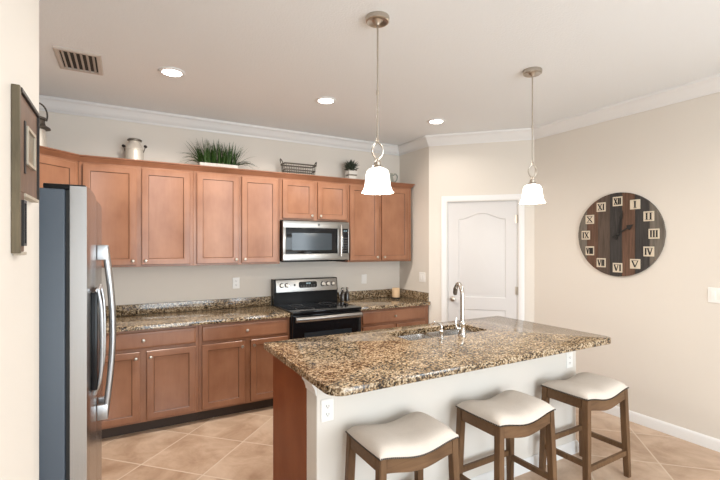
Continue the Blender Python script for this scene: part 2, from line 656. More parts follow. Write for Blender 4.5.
for hz in (0.25, 1.07, 1.88):
    bm = nb()
    tube(bm, [(DS1 - 0.002, -0.004, hz - 0.045), (DS1 - 0.002, -0.004, hz + 0.045)], 0.006, 8)
    box(bm, DS1 - 0.03, DS1 - 0.004, fy - 0.002, fy + 0.001, hz - 0.045, hz + 0.045)
    struct('hinge', bm, 'nickel', door)

# ------------------------------------------------------------------ crown moulding and baseboards
crown_prof = [(0.0, -0.113), (0.010, -0.113), (0.012, -0.098), (0.026, -0.088), (0.040, -0.066), (0.060, -0.034), (0.070, -0.026), (0.082, -0.020), (0.084, 0.0), (0.0, 0.0)]
base_prof = [(0.0, 0.0), (0.014, 0.0), (0.014, 0.07), (0.010, 0.085), (0.004, 0.092), (0.0, 0.092)]


def swept(prof, p0, p1, prev, nxt, z):
    """profile (offset into the room, height) along p0->p1, mitred against its neighbours; the room lies to the right"""
    p0, p1 = Vector(p0), Vector(p1)
    d = (p1 - p0).normalized()
    nr = Vector((d.y, -d.x))

    def mit(other, first):
        if other is None:
            return nr
        o_ = Vector(other)
        e = (p0 - o_).normalized() if first else (o_ - p1).normalized()
        n2 = Vector((e.y, -e.x))
        m_ = (nr + n2).normalized()
        return m_ / max(m_.dot(nr), 0.2)
    m0, m1 = mit(prev, True), mit(nxt, False)
    bm = nb()
    loops = []
    for p, m_ in ((p0, m0), (p1, m1)):
        loops.append([Vector((p.x + m_.x * o_, p.y + m_.y * o_, z + h)) for o_, h in prof])
    rings(bm, loops)
    return bm


PE = (JX + PL * D45, JY - PL * D45)
path = [(XL, YN), (XL, YW), (JX, YW), (JX, JY), PE, (XR, YB)]
for i in range(5):
    struct('trim_%d' % (i + 1), swept(crown_prof, path[i], path[i + 1], path[i - 1] if i else None, path[i + 2] if i < 4 else None, CZ), 'white', angle=50)
struct('baseboard_right', swept(base_prof, PE, (XR, YB), None, None, 0), 'white')
q0 = (JX + 0.143 * D45, JY - 0.143 * D45)
struct('baseboard_pantry', swept(base_prof, (JX, JY), q0, None, None, 0), 'white')
q1 = (JX + 1.062 * D45, JY - 1.062 * D45)
struct('baseboard_corner', swept(base_prof, q1, PE, None, None, 0), 'white')

# ------------------------------------------------------------------ cabinets
bm = nb()
lathe(bm, [(0.008, 0.0), (0.006, 0.004), (0.005, 0.012), (0.011, 0.017), (0.0145, 0.023), (0.012, 0.029), (0.004, 0.031)], 18, (0, 0, 0), KM)
_k = obj('knob', bm, 'nickel')
KNOB = _k.data
bpy.data.objects.remove(_k)


def door_bm(x0, x1, z0, z1, yf, fw=0.055, th=0.0175):
    """recessed panel door, front at yf facing -y"""
    bm = nb()
    loops = []
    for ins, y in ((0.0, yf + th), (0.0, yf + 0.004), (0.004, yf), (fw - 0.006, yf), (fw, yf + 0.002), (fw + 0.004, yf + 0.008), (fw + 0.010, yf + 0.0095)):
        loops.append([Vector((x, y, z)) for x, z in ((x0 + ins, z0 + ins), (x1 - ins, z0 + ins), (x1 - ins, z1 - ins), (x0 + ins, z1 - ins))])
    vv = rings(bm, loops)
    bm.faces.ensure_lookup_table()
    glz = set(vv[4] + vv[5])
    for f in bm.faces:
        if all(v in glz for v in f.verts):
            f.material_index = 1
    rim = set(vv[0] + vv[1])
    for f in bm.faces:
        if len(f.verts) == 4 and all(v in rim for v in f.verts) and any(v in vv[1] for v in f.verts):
            f.material_index = 2
    return bm


def drawer_bm(x0, x1, z0, z1, yf, th=0.02):
    bm = nb()
    loops = []
    for ins, y in ((0.0, yf + th), (0.0, yf + 0.006), (0.006, yf + 0.001), (0.010, yf), (0.02, yf)):
        loops.append([Vector((x, y, z)) for x, z in ((x0 + ins, z0 + ins), (x1 - ins, z0 + ins), (x1 - ins, z1 - ins), (x0 + ins, z1 - ins))])
    rings(bm, loops)
    return bm


def add_door(root, x0, x1, z0, z1, yf, knob):
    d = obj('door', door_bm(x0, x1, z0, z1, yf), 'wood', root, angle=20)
    if knob:
        inst('knob', KNOB, d, (knob[0], yf, knob[1]))
    return d


UB, UT = 1.388, 2.288      # wall cabinets
GU = 'maple wall cabinets'
GB = 'maple base cabinets'


def upper(label, xa, xb, doors, z0=UB):
    """doors: ((x0, x1, knob_x), ...) in room x"""
    r = thing('wall_cabinet', label, 'cabinet', (xa, YW, z0), 0, GU)
    w = xb - xa
    obj('cabinet_body', box(nb(), 0.0005, w - 0.0005, -0.315, 0, 0, UT - z0, 0.002, 1), 'wood', r)
    for (a, b, kx) in doors:
        add_door(r, a - xa, b - xa, 0.018, UT - z0 - 0.018, -0.335, (kx - xa, 0.055))
    return r


upper('two-door maple wall cabinet beside the fridge, below the milk can', -0.337, 0.572, ((-0.305, 0.095, 0.067), (0.138, 0.543, 0.168)))
upper('two-door maple wall cabinet under the grass planter, left of the microwave', 0.572, 1.424, ((0.603, 0.997, 0.968), (1.026, 1.397, 1.055)))
upper('short two-door maple wall cabinet directly above the microwave', 1.424, 2.225, ((1.449, 1.803, 1.775), (1.849, 2.206, 1.877)), 1.848)
upper('two-door maple wall cabinet right of the microwave, last of the row', 2.225, 3.115, ((2.247, 2.634, 2.606), (2.677, 3.065, 2.705)))
# filler strip against the return wall is narrow and dark; diagonal corner cabinet over the fridge side
dw = 0.32
cr = thing('corner_cabinet', 'diagonal maple corner wall cabinet above and behind the fridge', 'cabinet', (-0.337, 4.255, UB), 0)
bm = prism(nb(), [(-0.001, 0.311), (-0.001, 0.0), (-dw, -dw), (XL + 0.341, -dw), (XL + 0.341, 0.311)], 0, UT - UB)
obj('cabinet_body', bm, 'wood', cr, smooth=False)
L45 = dw * math.sqrt(2)
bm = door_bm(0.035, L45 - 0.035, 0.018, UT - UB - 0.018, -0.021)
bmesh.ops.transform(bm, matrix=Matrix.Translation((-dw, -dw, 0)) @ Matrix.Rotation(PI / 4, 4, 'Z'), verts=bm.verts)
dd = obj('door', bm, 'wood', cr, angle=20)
inst('knob', KNOB, dd, (-dw + (L45 - 0.065) * D45 + 0.021 * D45, -dw + (L45 - 0.065) * D45 - 0.021 * D45, 0.06), PI / 4)

# crown strip along the tops of the wall cabinets
cm_prof = [(-0.02, 0.0), (0.003, 0.0), (0.006, 0.010), (0.018, 0.022), (0.026, 0.040), (0.034, 0.044), (0.034, 0.054), (-0.02, 0.054)]
pts = [(-0.337 - dw, 4.255 - dw), (-0.337, 4.255), (3.115, 4.255), (3.115, YW - 0.001)]
cmr = thing('cabinet_crown', 'maple crown moulding running along the tops of the wall cabinets', 'moulding', (1.4, 4.255, UT))
bm = nb()
loops = []
for i, p in enumerate(pts):
    P = Vector(p)
    ns = []
    if i > 0:
        e = (P - Vector(pts[i - 1])).normalized(); ns.append(Vector((e.y, -e.x)))
    if i < len(pts) - 1:
        e = (Vector(pts[i + 1]) - P).normalized(); ns.append(Vector((e.y, -e.x)))
    m_ = sum(ns, Vector((0, 0))).normalized()
    m_ = m_ / m_.dot(ns[0])
    loops.append([Vector((P.x + m_.x * o_, P.y + m_.y * o_, UT + h)) for o_, h in cm_prof])
rings(bm, loops)
obj('moulding_strip', bm, 'crown_wood', cmr, world=True)

BT = 0.878


def base(label, xa, xb, drawer, doors, kx):
    r = thing('base_cabinet', label, 'cabinet', (xa, YW, 0), 0, GB)
    # the carcass stops just short of the wall
    w = xb - xa
    obj('cabinet_body', box(nb(), 0.0005, w - 0.0005, -0.61, -0.004, 0.10, BT, 0.002, 1), 'wood', r)
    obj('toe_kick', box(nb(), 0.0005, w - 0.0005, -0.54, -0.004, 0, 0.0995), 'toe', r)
    if drawer:
        d = obj('drawer', drawer_bm(drawer[0] - xa, drawer[1] - xa, 0.722, 0.858, -0.63), 'wood', r)
        inst('knob', KNOB, d, (kx - xa, -0.63, 0.79))
    for (a, b, k) in doors:
        add_door(r, a - xa, b - xa, 0.118, 0.695, -0.63, (k - xa, 0.645))
    return r


base('maple base cabinet behind the fridge, its left door hidden by the fridge', -0.245, 0.578, (-0.21, 0.553), ((-0.21, 0.113, 0.084), (0.165, 0.553, 0.194)), 0.14)
base('maple base cabinet directly left of the black range', 0.578, 1.424, (0.607, 1.401), ((0.604, 0.983, 0.955), (1.037, 1.401, 1.066)), 1.0)
base('maple base cabinet right of the range, seen over the island', 2.200, 3.150, (2.247, 3.090), ((2.247, 2.640, 2.612), (2.690, 3.090, 2.718)), 2.66)
rb = thing('corner_base_cabinet', 'blind corner base cabinet behind the fridge', 'cabinet', (XL, YW, 0))
obj('cabinet_body', box(nb(), 0.001, 0.714, -0.61, -0.004, 0.10, BT), 'wood', rb)
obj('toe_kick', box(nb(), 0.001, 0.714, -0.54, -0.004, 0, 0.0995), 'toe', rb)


# ------------------------------------------------------------------ granite worktops
def slab(bm, outer_f, top, bot, hole_f=None, e=0.002):
    """outer_f(inset) -> outline; hole_f(grow) -> outline of the cut-out"""
    def ring(pts, z):
        return [bm.verts.new((x, y, z)) for x, y in pts]

    def bridge(a, b):
        for i in range(len(a)):
            j = (i + 1) % len(a)
            bm.faces.new((a[i], a[j], b[j], b[i]))

    def loop_edges(a):
        return [bm.edges.get((a[i], a[(i + 1) % len(a)])) for i in range(len(a))]
    R = [ring(outer_f(e), top), ring(outer_f(e * 0.3), top - e * 0.3), ring(outer_f(0), top - e), ring(outer_f(0), bot + e), ring(outer_f(e), bot)]
    for a, b in zip(R, R[1:]):
        bridge(a, b)
    if hole_f:
        H = [ring(hole_f(0.003), top), ring(hole_f(0), top - 0.003), ring(hole_f(0), bot)]
        for a, b in zip(H, H[1:]):
            bridge(a, b)
        bmesh.ops.triangle_fill(bm, use_beauty=True, edges=loop_edges(R[0]) + loop_edges(H[0]))
        bmesh.ops.triangle_fill(bm, use_beauty=True, edges=loop_edges(R[-1]) + loop_edges(H[-1]))
    else:
        bm.faces.new(R[0])
        bm.faces.new(R[-1])


CT, CB = 0.918, 0.880
cl = thing('granite_countertop', 'speckled brown granite worktop between the fridge and the range', 'countertop', (0.2, YW, CB), 0)
bm = nb()
slab(bm, lambda i: rrect(XL + 0.002, 1.420, 3.925, YW - 0.001, 0.004, 3, i), CT, CB)
obj('worktop', bm, 'granite', cl, world=True)
bm = nb()
box(bm, XL + 0.002, 1.420, YW - 0.021, YW - 0.0005, CT + 0.0005, 1.018, 0.003)
obj('backsplash', bm, 'granite', cl, world=True)
c2 = thing('granite_countertop', 'short speckled granite worktop in the corner right of the range', 'countertop', (2.7, YW, CB), 0)
bm = nb()
slab(bm, lambda i: rrect(2.204, JX - 0.001, 3.925, YW - 0.001, 0.004, 3, i), CT, CB)
obj('worktop', bm, 'granite', c2, world=True)
bm = nb()
box(bm, 2.204, JX - 0.001, YW - 0.021, YW - 0.0005, CT + 0.0005, 1.018, 0.003)
obj('backsplash', bm, 'granite', c2, world=True)
bm = nb()
box(bm, JX - 0.021, JX - 0.0005, 3.96, YW - 0.0215, CT + 0.0005, 1.018, 0.003)
obj('side_splash', bm, 'granite', c2, world=True)

# ------------------------------------------------------------------ island
IX0, IX1, IY0, IY1 = 0.826, 3.078, 1.737, 2.826
KX0, KX1, KY0, KY1 = 0.866, 3.018, 2.0, 2.14
isl = thing('kitchen_island', 'kitchen island with cream stool-side wall and red-brown end panel', 'island', (1.96, 2.36, 0))
obj('knee_wall', box(nb(), KX0, KX1, KY0, KY1, 0, CB - 0.001, 0.006, 3), 'knee', isl, world=True)
obj('cabinet_body', box(nb(), 0.882, 3.0, KY1 + 0.001, 2.70, 0.10, 0.70), 'wood', isl, world=True)
obj('top_rail', box(nb(), 0.882, 3.0, 2.705, 2.72, 0.70, CB - 0.001), 'wood', isl, world=True)
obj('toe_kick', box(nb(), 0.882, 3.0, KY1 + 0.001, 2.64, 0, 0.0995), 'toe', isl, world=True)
obj('end_panel', box(nb(), 0.864, 0.8815, KY1 + 0.001, 2.722, 0.001, CB - 0.001, 0.002, 1), 'panel', isl, world=True)
obj('end_panel', box(nb(), 3.0005, 3.018, KY1 + 0.001, 2.722, 0.001, CB - 0.001, 0.002, 1), 'panel', isl, world=True)
for i in range(4):
    xa = 0.90 + i * 0.525
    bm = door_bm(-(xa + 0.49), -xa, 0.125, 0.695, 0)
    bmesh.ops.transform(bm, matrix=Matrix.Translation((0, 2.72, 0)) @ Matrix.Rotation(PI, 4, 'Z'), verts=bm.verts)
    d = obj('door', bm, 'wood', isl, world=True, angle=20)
    inst('knob', KNOB, d, (xa + (0.46 if i % 2 == 0 else 0.03) - 1.96, 2.72 - 2.36, 0.645), PI)
# cove moulding under the worktop round the wall end, and baseboard
cove = [(0.0, 0.0), (0.004, 0.0), (0.006, 0.012), (0.012, 0.034), (0.022, 0.050), (0.026, 0.056), (0.026, 0.072), (0.0, 0.072)]
bm = nb()
lp = []
for (p, m_) in (((KX0, KY1), (-1, 0)), ((KX0, KY0), (-1, -0.12)), ):
    lp.append([Vector((p[0] + m_[0] * o_, p[1] + m_[1] * o_, 0.806 + h)) for o_, h in cove])
rings(bm, lp)
obj('cove_moulding', bm, 'white', isl, world=True)
bm = nb()
lp = []
for (p, m_) in (((KX0, KY1), (-1, 0)), ((KX0, KY0), (-1, -1)), ((KX1, KY0), (1, -1)), ((KX1, KY1), (1, 0))):
    lp.append([Vector((p[0] + m_[0] * o_, p[1] + m_[1] * o_, h)) for o_, h in base_prof])
rings(bm, lp)
obj('baseboard', bm, 'white', isl, world=True)

SX0, SX1, SY0, SY1 = 1.735, 2.490, 2.385, 2.690
it = thing('granite_countertop', 'large speckled gold granite slab on top of the island', 'countertop', (1.97, 2.28, CB))
bm = nb()
slab(bm, lambda i: rrect(IX0, IX1, IY0, IY1, (0.085, 0.075, 0.02, 0.02), 8, i), CT, CB,
     lambda g_: rrect(SX0 - g_, SX1 + g_, SY0 - g_, SY1 + g_, 0.014, 5))
obj('worktop', bm, 'granite', it, world=True)

# undermount double sink
sk = thing('kitchen_sink', 'double-bowl stainless sink set into the island worktop', 'sink', ((SX0 + SX1) / 2, (SY0 + SY1) / 2, 0.715))


def bowl(x0, x1, y0, y1, zt, zb):
    bm = nb()
    lps = []
    for ins, z in ((-0.012, zt), (0.0, zt), (0.002, zt - 0.006), (0.006, zb + 0.03), (0.018, zb + 0.008), (0.04, zb)):
        lps.append([Vector((x, y, z)) for x, y in rrect(x0, x1, y0, y1, 0.045, 6, ins)])
    for ins, z in ((0.04, zb - 0.003), (0.016, zb - 0.003), (-0.002, zb + 0.03), (-0.012, zt - 0.002)):
        lps.append([Vector((x, y, z)) for x, y in rrect(x0, x1, y0, y1, 0.045, 6, ins)])
    n = len(lps[0])
    vv = [[bm.verts.new(p) for p in l] for l in lps]
    for k in range(len(vv)):
        if k == 5:
            bm.faces.new(vv[5]); bm.faces.new(vv[6]); continue
        a, b = vv[k], vv[(k + 1) % len(vv)]
        for i in range(n):
            j = (i + 1) % n
            bm.faces.new((a[i], a[j], b[j], b[i]))
    return bm


xm = 2.085
b1 = obj('bowl', bowl(SX0 + 0.006, xm - 0.014, SY0 + 0.004, SY1 - 0.004, CB - 0.002, 0.72), 'sink', sk, world=True)
b2 = obj('bowl', bowl(xm + 0.014, SX1 - 0.006, SY0 + 0.004, SY1 - 0.004, CB - 0.002, 0.72), 'sink', sk, world=True)
for bb, cx in ((b1, (SX0 + xm) / 2), (b2, (SX1 + xm) / 2)):
    bm = nb()
    lathe(bm, [(0.04, 0.0), (0.04, 0.003), (0.03, 0.004), (0.026, 0.001)], 20, (cx, (SY0 + SY1) / 2, 0.7205))
    obj('drain', bm, 'chrome', bb, world=True)

# faucet
FX, FY = 2.165, 2.325
fa = thing('kitchen_faucet', 'tall chrome gooseneck faucet standing on the island beside the sink', 'faucet', (FX, FY, CT))
fd = Vector((0.36, 0.93, 0)).normalized()
bm = nb()
lathe(bm, [(0.032, 0.0), (0.032, 0.006), (0.026, 0.012), (0.024, 0.03), (0.0235, 0.075), (0.027, 0.085), (0.027, 0.098), (0.020, 0.11)], 24)
obj('base', bm, 'chrome', fa)
bm = nb()
pts = [Vector((0, 0, 0.10)), Vector((0, 0, 0.20)), Vector((0, 0, 0.29)), fd * 0.012 + Vector((0, 0, 0.335)), fd * 0.05 + Vector((0, 0, 0.370)), fd * 0.095 + Vector((0, 0, 0.368)), fd * 0.125 + Vector((0, 0, 0.345))]
tube(bm, spline(pts, 8), 0.0155, 14)
obj('spout', bm, 'chrome', fa)
bm = nb()
tube(bm, spline([fd * 0.122 + Vector((0, 0, 0.349)), fd * 0.138 + Vector((0, 0, 0.325)), fd * 0.146 + Vector((0, 0, 0.285))], 5), 0.016, 14, radii=[0.0135] * 3 + [0.0165] * 6 + [0.015, 0.013])
obj('spray_head', bm, M['tin_dark'], fa)
bm = nb()
sd = Vector((-0.93, 0.2, 0)).normalized()
tube(bm, [sd * 0.015 + Vector((0, 0, 0.055)), sd * 0.050 + Vector((0, 0, 0.058))], 0.013, 12)
tube(bm, spline([sd * 0.046 + Vector((0, 0, 0.058)), sd * 0.054 + Vector((0, 0, 0.09)), sd * 0.050 + Vector((0, 0, 0.135))], 5), 0.006, 8)
obj('lever_handle', bm, 'chrome', fa)
sdp = thing('soap_dispenser', 'short chrome soap dispenser left of the faucet on the island', 'soap dispenser', (1.975, 2.335, CT))
bm = nb()
lathe(bm, [(0.022, 0.0), (0.022, 0.005), (0.015, 0.010), (0.014, 0.045), (0.017, 0.052), (0.012, 0.060)], 20)
obj('base', bm, 'chrome', sdp)
bm = nb()
tube(bm, spline([(0, 0, 0.058), (0, 0, 0.088), (-0.008, 0.014, 0.104), (-0.022, 0.042, 0.106), (-0.032, 0.062, 0.092)], 5), 0.0095, 12)
obj('spout', bm, 'chrome', sdp)

# ------------------------------------------------------------------ refrigerator
FY0, FY1, FZ = 1.55, 2.46, 1.762
fr = thing('refrigerator', 'stainless two-door refrigerator with dark grey side at the left edge', 'refrigerator', (-0.5, 2.0, 0))
obj('cabinet', box(nb(), -0.945, -0.156, FY0, FY1, 0.03, FZ - 0.01, 0.006, 2), 'fridge_side', fr, world=True)
obj('gasket', box(nb(), -0.1555, -0.1445, FY0 + 0.012, FY1 - 0.012, 0.07, FZ - 0.012), 'gasket', fr, world=True)


def fdoor(y0, y1, z0, z1):
    bm = nb()
    pl = [(-0.144, y0), (-0.144, y1)]
    n = 12
    for i in range(n + 1):
        t = i / n
        y = y1 + (y0 - y1) * t
        ex = 0.004 * math.sin(PI * t) - 0.004 * (abs(2 * t - 1) ** 16)
        pl.append((-0.0965 + ex, y))
    prism(bm, pl, z0, z1)
    return bm


ym = (FY0 + FY1) / 2
for (a, b, hs) in ((FY0, ym - 0.003, 1), (ym + 0.003, FY1, -1)):
    d = obj('door', fdoor(a, b, 0.085, FZ), 'steel_v', fr, world=True)
    hy = (b - 0.045) if hs == 1 else (a + 0.045)
    zz0, zz1 = 0.900, 1.572
    pts = []
    for i in range(17):
        t = i / 16
        pts.append((-0.066 + 0.026 * math.sin(PI * t), hy, zz0 + (zz1 - zz0) * t))
    bm = nb()
    tube(bm, pts, 0.0115, 12, flat=0.9)
    h = obj('handle', bm, 'handle_steel', d, world=True)
    for zc in (zz0 + 0.02, zz1 - 0.02):
        bm = nb()
        box(bm, -0.093, -0.056, hy - 0.011, hy + 0.011, zc - 0.03, zc + 0.03, 0.004)
        obj('handle_mount', bm, 'handle_steel', h, world=True)
# water dispenser in the near door: raised dark housing with a steel bezel
near_door = [o for o in COL.objects if o.name == 'door' and o.parent == fr] or [o for o in COL.objects if o.name.startswith('door') and o.parent == fr]
bm = nb()
box(bm, -0.0945, -0.076, 1.640, 1.845, 1.100, 1.425, 0.006)
dsp = obj('water_dispenser', bm, 'black', near_door[0], world=True)
bm = nb()
tube(bm, spline([(-0.0755, 1.835, 1.430), (-0.066, 1.836, 1.36), (-0.064, 1.836, 1.22), (-0.070, 1.836, 1.13), (-0.086, 1.832, 1.085)], 5), 0.006, 8)
tube(bm, spline([(-0.0755, 1.650, 1.430), (-0.066, 1.649, 1.36), (-0.064, 1.649, 1.22), (-0.070, 1.649, 1.13), (-0.086, 1.653, 1.085)], 5), 0.006, 8)
tube(bm, [(-0.0755, 1.646, 1.430), (-0.0755, 1.840, 1.430)], 0.007, 8)
tube(bm, [(-0.084, 1.650, 1.088), (-0.084, 1.836, 1.088)], 0.006, 8)
obj('bezel', bm, 'handle_steel', dsp, world=True)
for (a, b) in ((FY0 + 0.01, FY0 + 0.13), (FY1 - 0.13, FY1 - 0.01)):
    bm = nb()
    box(bm, -0.212, -0.104, a, b, FZ - 0.0095, FZ + 0.006, 0.004)
    obj('hinge_cover', bm, 'black', fr, world=True)
bm = nb()
box(bm, -0.93, -0.165, FY0 + 0.02, FY1 - 0.02, 0.0, 0.0295)
obj('base_grille', bm, 'black', fr, world=True)

# ------------------------------------------------------------------ range
RX0, RX1 = 1.428, 2.196
RW = RX1 - RX0
rg = thing('electric_range', 'black and stainless freestanding electric range between the base cabinets', 'range', (RX0, YW - 0.005, 0))
obj('body', box(nb(), 0, RW, -0.645, 0, 0.03, 0.900, 0.003), 'black', rg)
obj('cooktop', box(nb(), -0.0, RW, -0.69, -0.105, 0.9005, 0.930, 0.007, 3), 'glass_black', rg)
for (cx, cy, r_) in ((0.2, -0.50, 0.10), (0.57, -0.50, 0.085), (0.2, -0.25, 0.075), (0.57, -0.25, 0.10)):
    bm = nb()
    lathe(bm, [(r_, 0.0), (r_, 0.0006), (r_ - 0.006, 0.0006), (r_ - 0.006, 0.0)], 40, (cx, cy, 0.9302), None, False, False)
    obj('burner_ring', bm, 'burner', rg)
bm = nb()
prf = [(-0.1045, 0.9005), (-0.1045, 1.055), (-0.112, 1.06), (-0.112, 1.065), (-0.092, 1.195), (-0.082, 1.205), (-0.002, 1.205), (-0.002, 0.9005)]
rings(bm, [[Vector((0, y, z)) for y, z in prf], [Vector((RW, y, z)) for y, z in prf]])
bg = obj('backguard', bm, 'black', rg)
bm = nb()
fp = Matrix.Translation((0, -0.1125, 1.062)) @ Matrix.Rotation(math.atan2(-0.02, 0.13), 4, 'X')
box(bm, 0.022, RW - 0.010, -0.006, 0.004, 0.0, 0.136, 0.003, 2, fp)
cp = obj('control_panel', bm, 'steel', bg)
bm = nb()
rings(bm, [[fp @ Vector((x, y, z)) for x, z in rrect(0.285, 0.505, 0.040, 0.110, 0.022, 6)] for y in (-0.0065, -0.010)])
dp = obj('display', bm, 'glass_black', cp)
bm = nb()
for i, dx in enumerate((0.375, 0.388, 0.404, 0.417)):
    box(bm, dx, dx + 0.008, -0.0108, -0.0101, 0.082, 0.097, 0, 1, fp)
obj('clock_digits', bm, 'glow_digit', dp)
bm = nb()
for ix in range(6):
    for iz in range(2):
        box(bm, 0.305 + ix * 0.031, 0.322 + ix * 0.031, -0.0108, -0.0101, 0.050 + iz * 0.014, 0.057 + iz * 0.014, 0, 1, fp)
obj('touch_keys', bm, 'burner', dp)
bm = nb()
lathe(bm, [(0.010, 0.006), (0.010, 0.010)], 16, (0, 0, 0), fp @ Matrix.Translation((0.235, 0, 0.075)) @ KM)
obj('indicator', bm, 'glass_black', cp)
for kx in (0.085, 0.145, 0.575, 0.640, 0.705):
    bm = nb()
    km = fp @ Matrix.Translation((kx, -0.006, 0.075)) @ KM
    lathe(bm, [(0.026, 0.0), (0.026, 0.004), (0.022, 0.007), (0.021, 0.022), (0.018, 0.026)], 22, (0, 0, 0), km)
    box(bm, -0.004, 0.004, -0.018, 0.018, 0.024, 0.031, 0.002, 1, km)
    obj('knob', bm, 'chrome', cp)
bm = nb()
box(bm, 0.004, RW - 0.004, -0.685, -0.646, 0.24, 0.895, 0.008, 3)
od = obj('oven_door', bm, 'glass_black', rg)
bm = nb()
box(bm, 0.12, RW - 0.12, -0.688, -0.6855, 0.36, 0.72, 0.002, 1)
obj('oven_window', bm, 'window_mesh', od)
bm = nb()
rings(bm, [[Vector((x, -0.720 + 0.019 * math.sin(a) - 0.012 * math.sin(PI * (x / RW)), 0.857 + 0.026 * math.cos(a))) for a in [2 * PI * k / 16 for k in range(16)]] for x in [0.02 + (RW - 0.04) * i / 14 for i in range(15)]])
oh = obj('handle', bm, 'steel', od)
for hx in (0.05, RW - 0.05):
    bm = nb()
    box(bm, hx - 0.018, hx + 0.018, -0.715, -0.6855, 0.845, 0.869, 0.004)
    obj('handle_mount', bm, 'steel', oh)
obj('storage_drawer', box(nb(), 0.004, RW - 0.004, -0.683, -0.646, 0.06, 0.232, 0.008, 3), 'steel', rg)

# ------------------------------------------------------------------ microwave
MX0, MX1, MZ0, MZ1 = 1.430, 2.200, 1.418, 1.842
MW, MH = MX1 - MX0, MZ1 - MZ0
mw = thing('microwave', 'stainless over-the-range microwave mounted above the black range', 'microwave', (MX0, YW - 0.002, MZ0))
obj('body', box(nb(), 0, MW, -0.37, 0, 0, MH - 0.002, 0.003), 'black', mw)
bm = nb()
yf = -0.400
box(bm, 0.0, MW, yf, -0.3705, 0.004, 0.075, 0.004)
box(bm, 0.0, MW, yf, -0.3705, MH - 0.076, MH - 0.004, 0.004)
box(bm, 0.0, 0.030, yf, -0.3705, 0.0755, MH - 0.0765, 0.002)
box(bm, MW - 0.012, MW, yf, -0.3705, 0.0755, MH - 0.0765, 0.002)
box(bm, 0.628, 0.682, yf + 0.002, -0.3705, 0.0755, MH - 0.0765, 0.002)
ff = obj('front_frame', bm, 'steel', mw)
bm = nb()
box(bm, 0.0305, 0.6275, yf + 0.002, -0.3705, 0.0757, MH - 0.0767, 0.002)
md = obj('door_glass', bm, 'glass_black', mw)
bm = nb()
rings(bm, [[Vector((x, y, z)) for x, z in rrect(0.095, 0.555, 0.112, MH - 0.130, 0.012, 4)] for y in (yf + 0.0015, yf + 0.0005)])
obj('window', bm, 'window_mesh', md)
bm = nb()
tube(bm, [(0.655, yf - 0.028 - 0.010 * math.sin(PI * i / 12), 0.045 + (MH - 0.085) * i / 12) for i in range(13)], 0.011, 12)
hh = obj('handle', bm, 'chrome', ff)
for hz in (0.07, MH - 0.07):
    bm = nb()
    box(bm, 0.646, 0.664, yf - 0.03, yf - 0.0002, hz - 0.012, hz + 0.012, 0.003)
    obj('handle_mount', bm, 'chrome', hh)
bm = nb()
box(bm, 0.6825, MW - 0.0125, yf + 0.002, -0.3705, 0.0757, MH - 0.0767, 0.002)
cpn = obj('control_panel', bm, 'glass_black', mw)
bm = nb()
for i in range(4):
    box(bm, 0.702 + i * 0.010 + (0.004 if i > 1 else 0), 0.708 + i * 0.010 + (0.004 if i > 1 else 0), yf + 0.0012, yf + 0.0019, MH - 0.108, MH - 0.094)
obj('clock_digits', bm, 'glow_digit', cpn)
bm = nb()
for ix in range(3):
    for iz in range(6):
        box(bm, 0.697 + ix * 0.019, 0.709 + ix * 0.019, yf + 0.0012, yf + 0.0019, 0.10 + iz * 0.027, 0.112 + iz * 0.027)
obj('keypad', bm, 'burner', cpn)
bm = nb()
lathe(bm, [(0.011, 0.0), (0.011, 0.0015), (0.008, 0.002)], 20, (MW * 0.52, yf - 0.0002, MH - 0.04), KM)
obj('emblem', bm, 'burner', ff)
obj('vent_lip', box(nb(), 0.03, MW - 0.03, -0.365, -0.05, -0.012, -0.0005, 0.003), 'black', mw)

# ------------------------------------------------------------------ bar stools
SW, SD, SH = 0.47, 0.33, 0.605
st = thing('counter_stool', 'x', 'stool', (0, 0, 0), 0, 'saddle-seat counter stools at the island')


def seam(u):
    return SH - 0.034 * (0.5 + 0.5 * math.cos(PI * u)) if abs(u) < 1 else SH


bm = nb()
nu, nv = 28, 18
lv = []
for (side) in ('top', 'bot'):
    gv = []
    for i in range(nu + 1):
        row = []
        u = -1 + 2 * i / nu
        for j in range(nv + 1):
            v = -1 + 2 * j / nv
            x = u * (SW / 2 + 0.004)
            y = v * (SD / 2 + 0.004)
            if side == 'top':
                h = 0.014 + 0.048 * (max(0, 1 - abs(v) ** 3.2) ** 0.55) * (max(0, 1 - abs(u) ** 5) ** 0.5)
                # slightly pulled-in corners
                k = 1 - 0.02 * (u * u * v * v)
                row.append(bm.verts.new((x * k, y * k, seam(u) + h)))
            else:
                k = 1 - 0.02 * (u * u * v * v)
                row.append(bm.verts.new((x * k, y * k, seam(u))))
        gv.append(row)
    lv.append(gv)
for gv in lv:
    for i in range(nu):
        for j in range(nv):
            bm.faces.new((gv[i][j], gv[i + 1][j], gv[i + 1][j + 1], gv[i][j + 1]))
t_, b_ = lv
bd = [(i, 0) for i in range(nu)] + [(nu, j) for j in range(nv)] + [(i, nv) for i in range(nu, 0, -1)] + [(0, j) for j in range(nv, 0, -1)]
for k in range(len(bd)):
    a, b = bd[k], bd[(k + 1) % len(bd)]
    bm.faces.new((t_[a[0]][a[1]], t_[b[0]][b[1]], b_[b[0]][b[1]], b_[a[0]][a[1]]))
cush = obj('seat_cushion', bm, 'fabric', st, angle=60)
cush['label'] = 'oatmeal upholstered cushion'
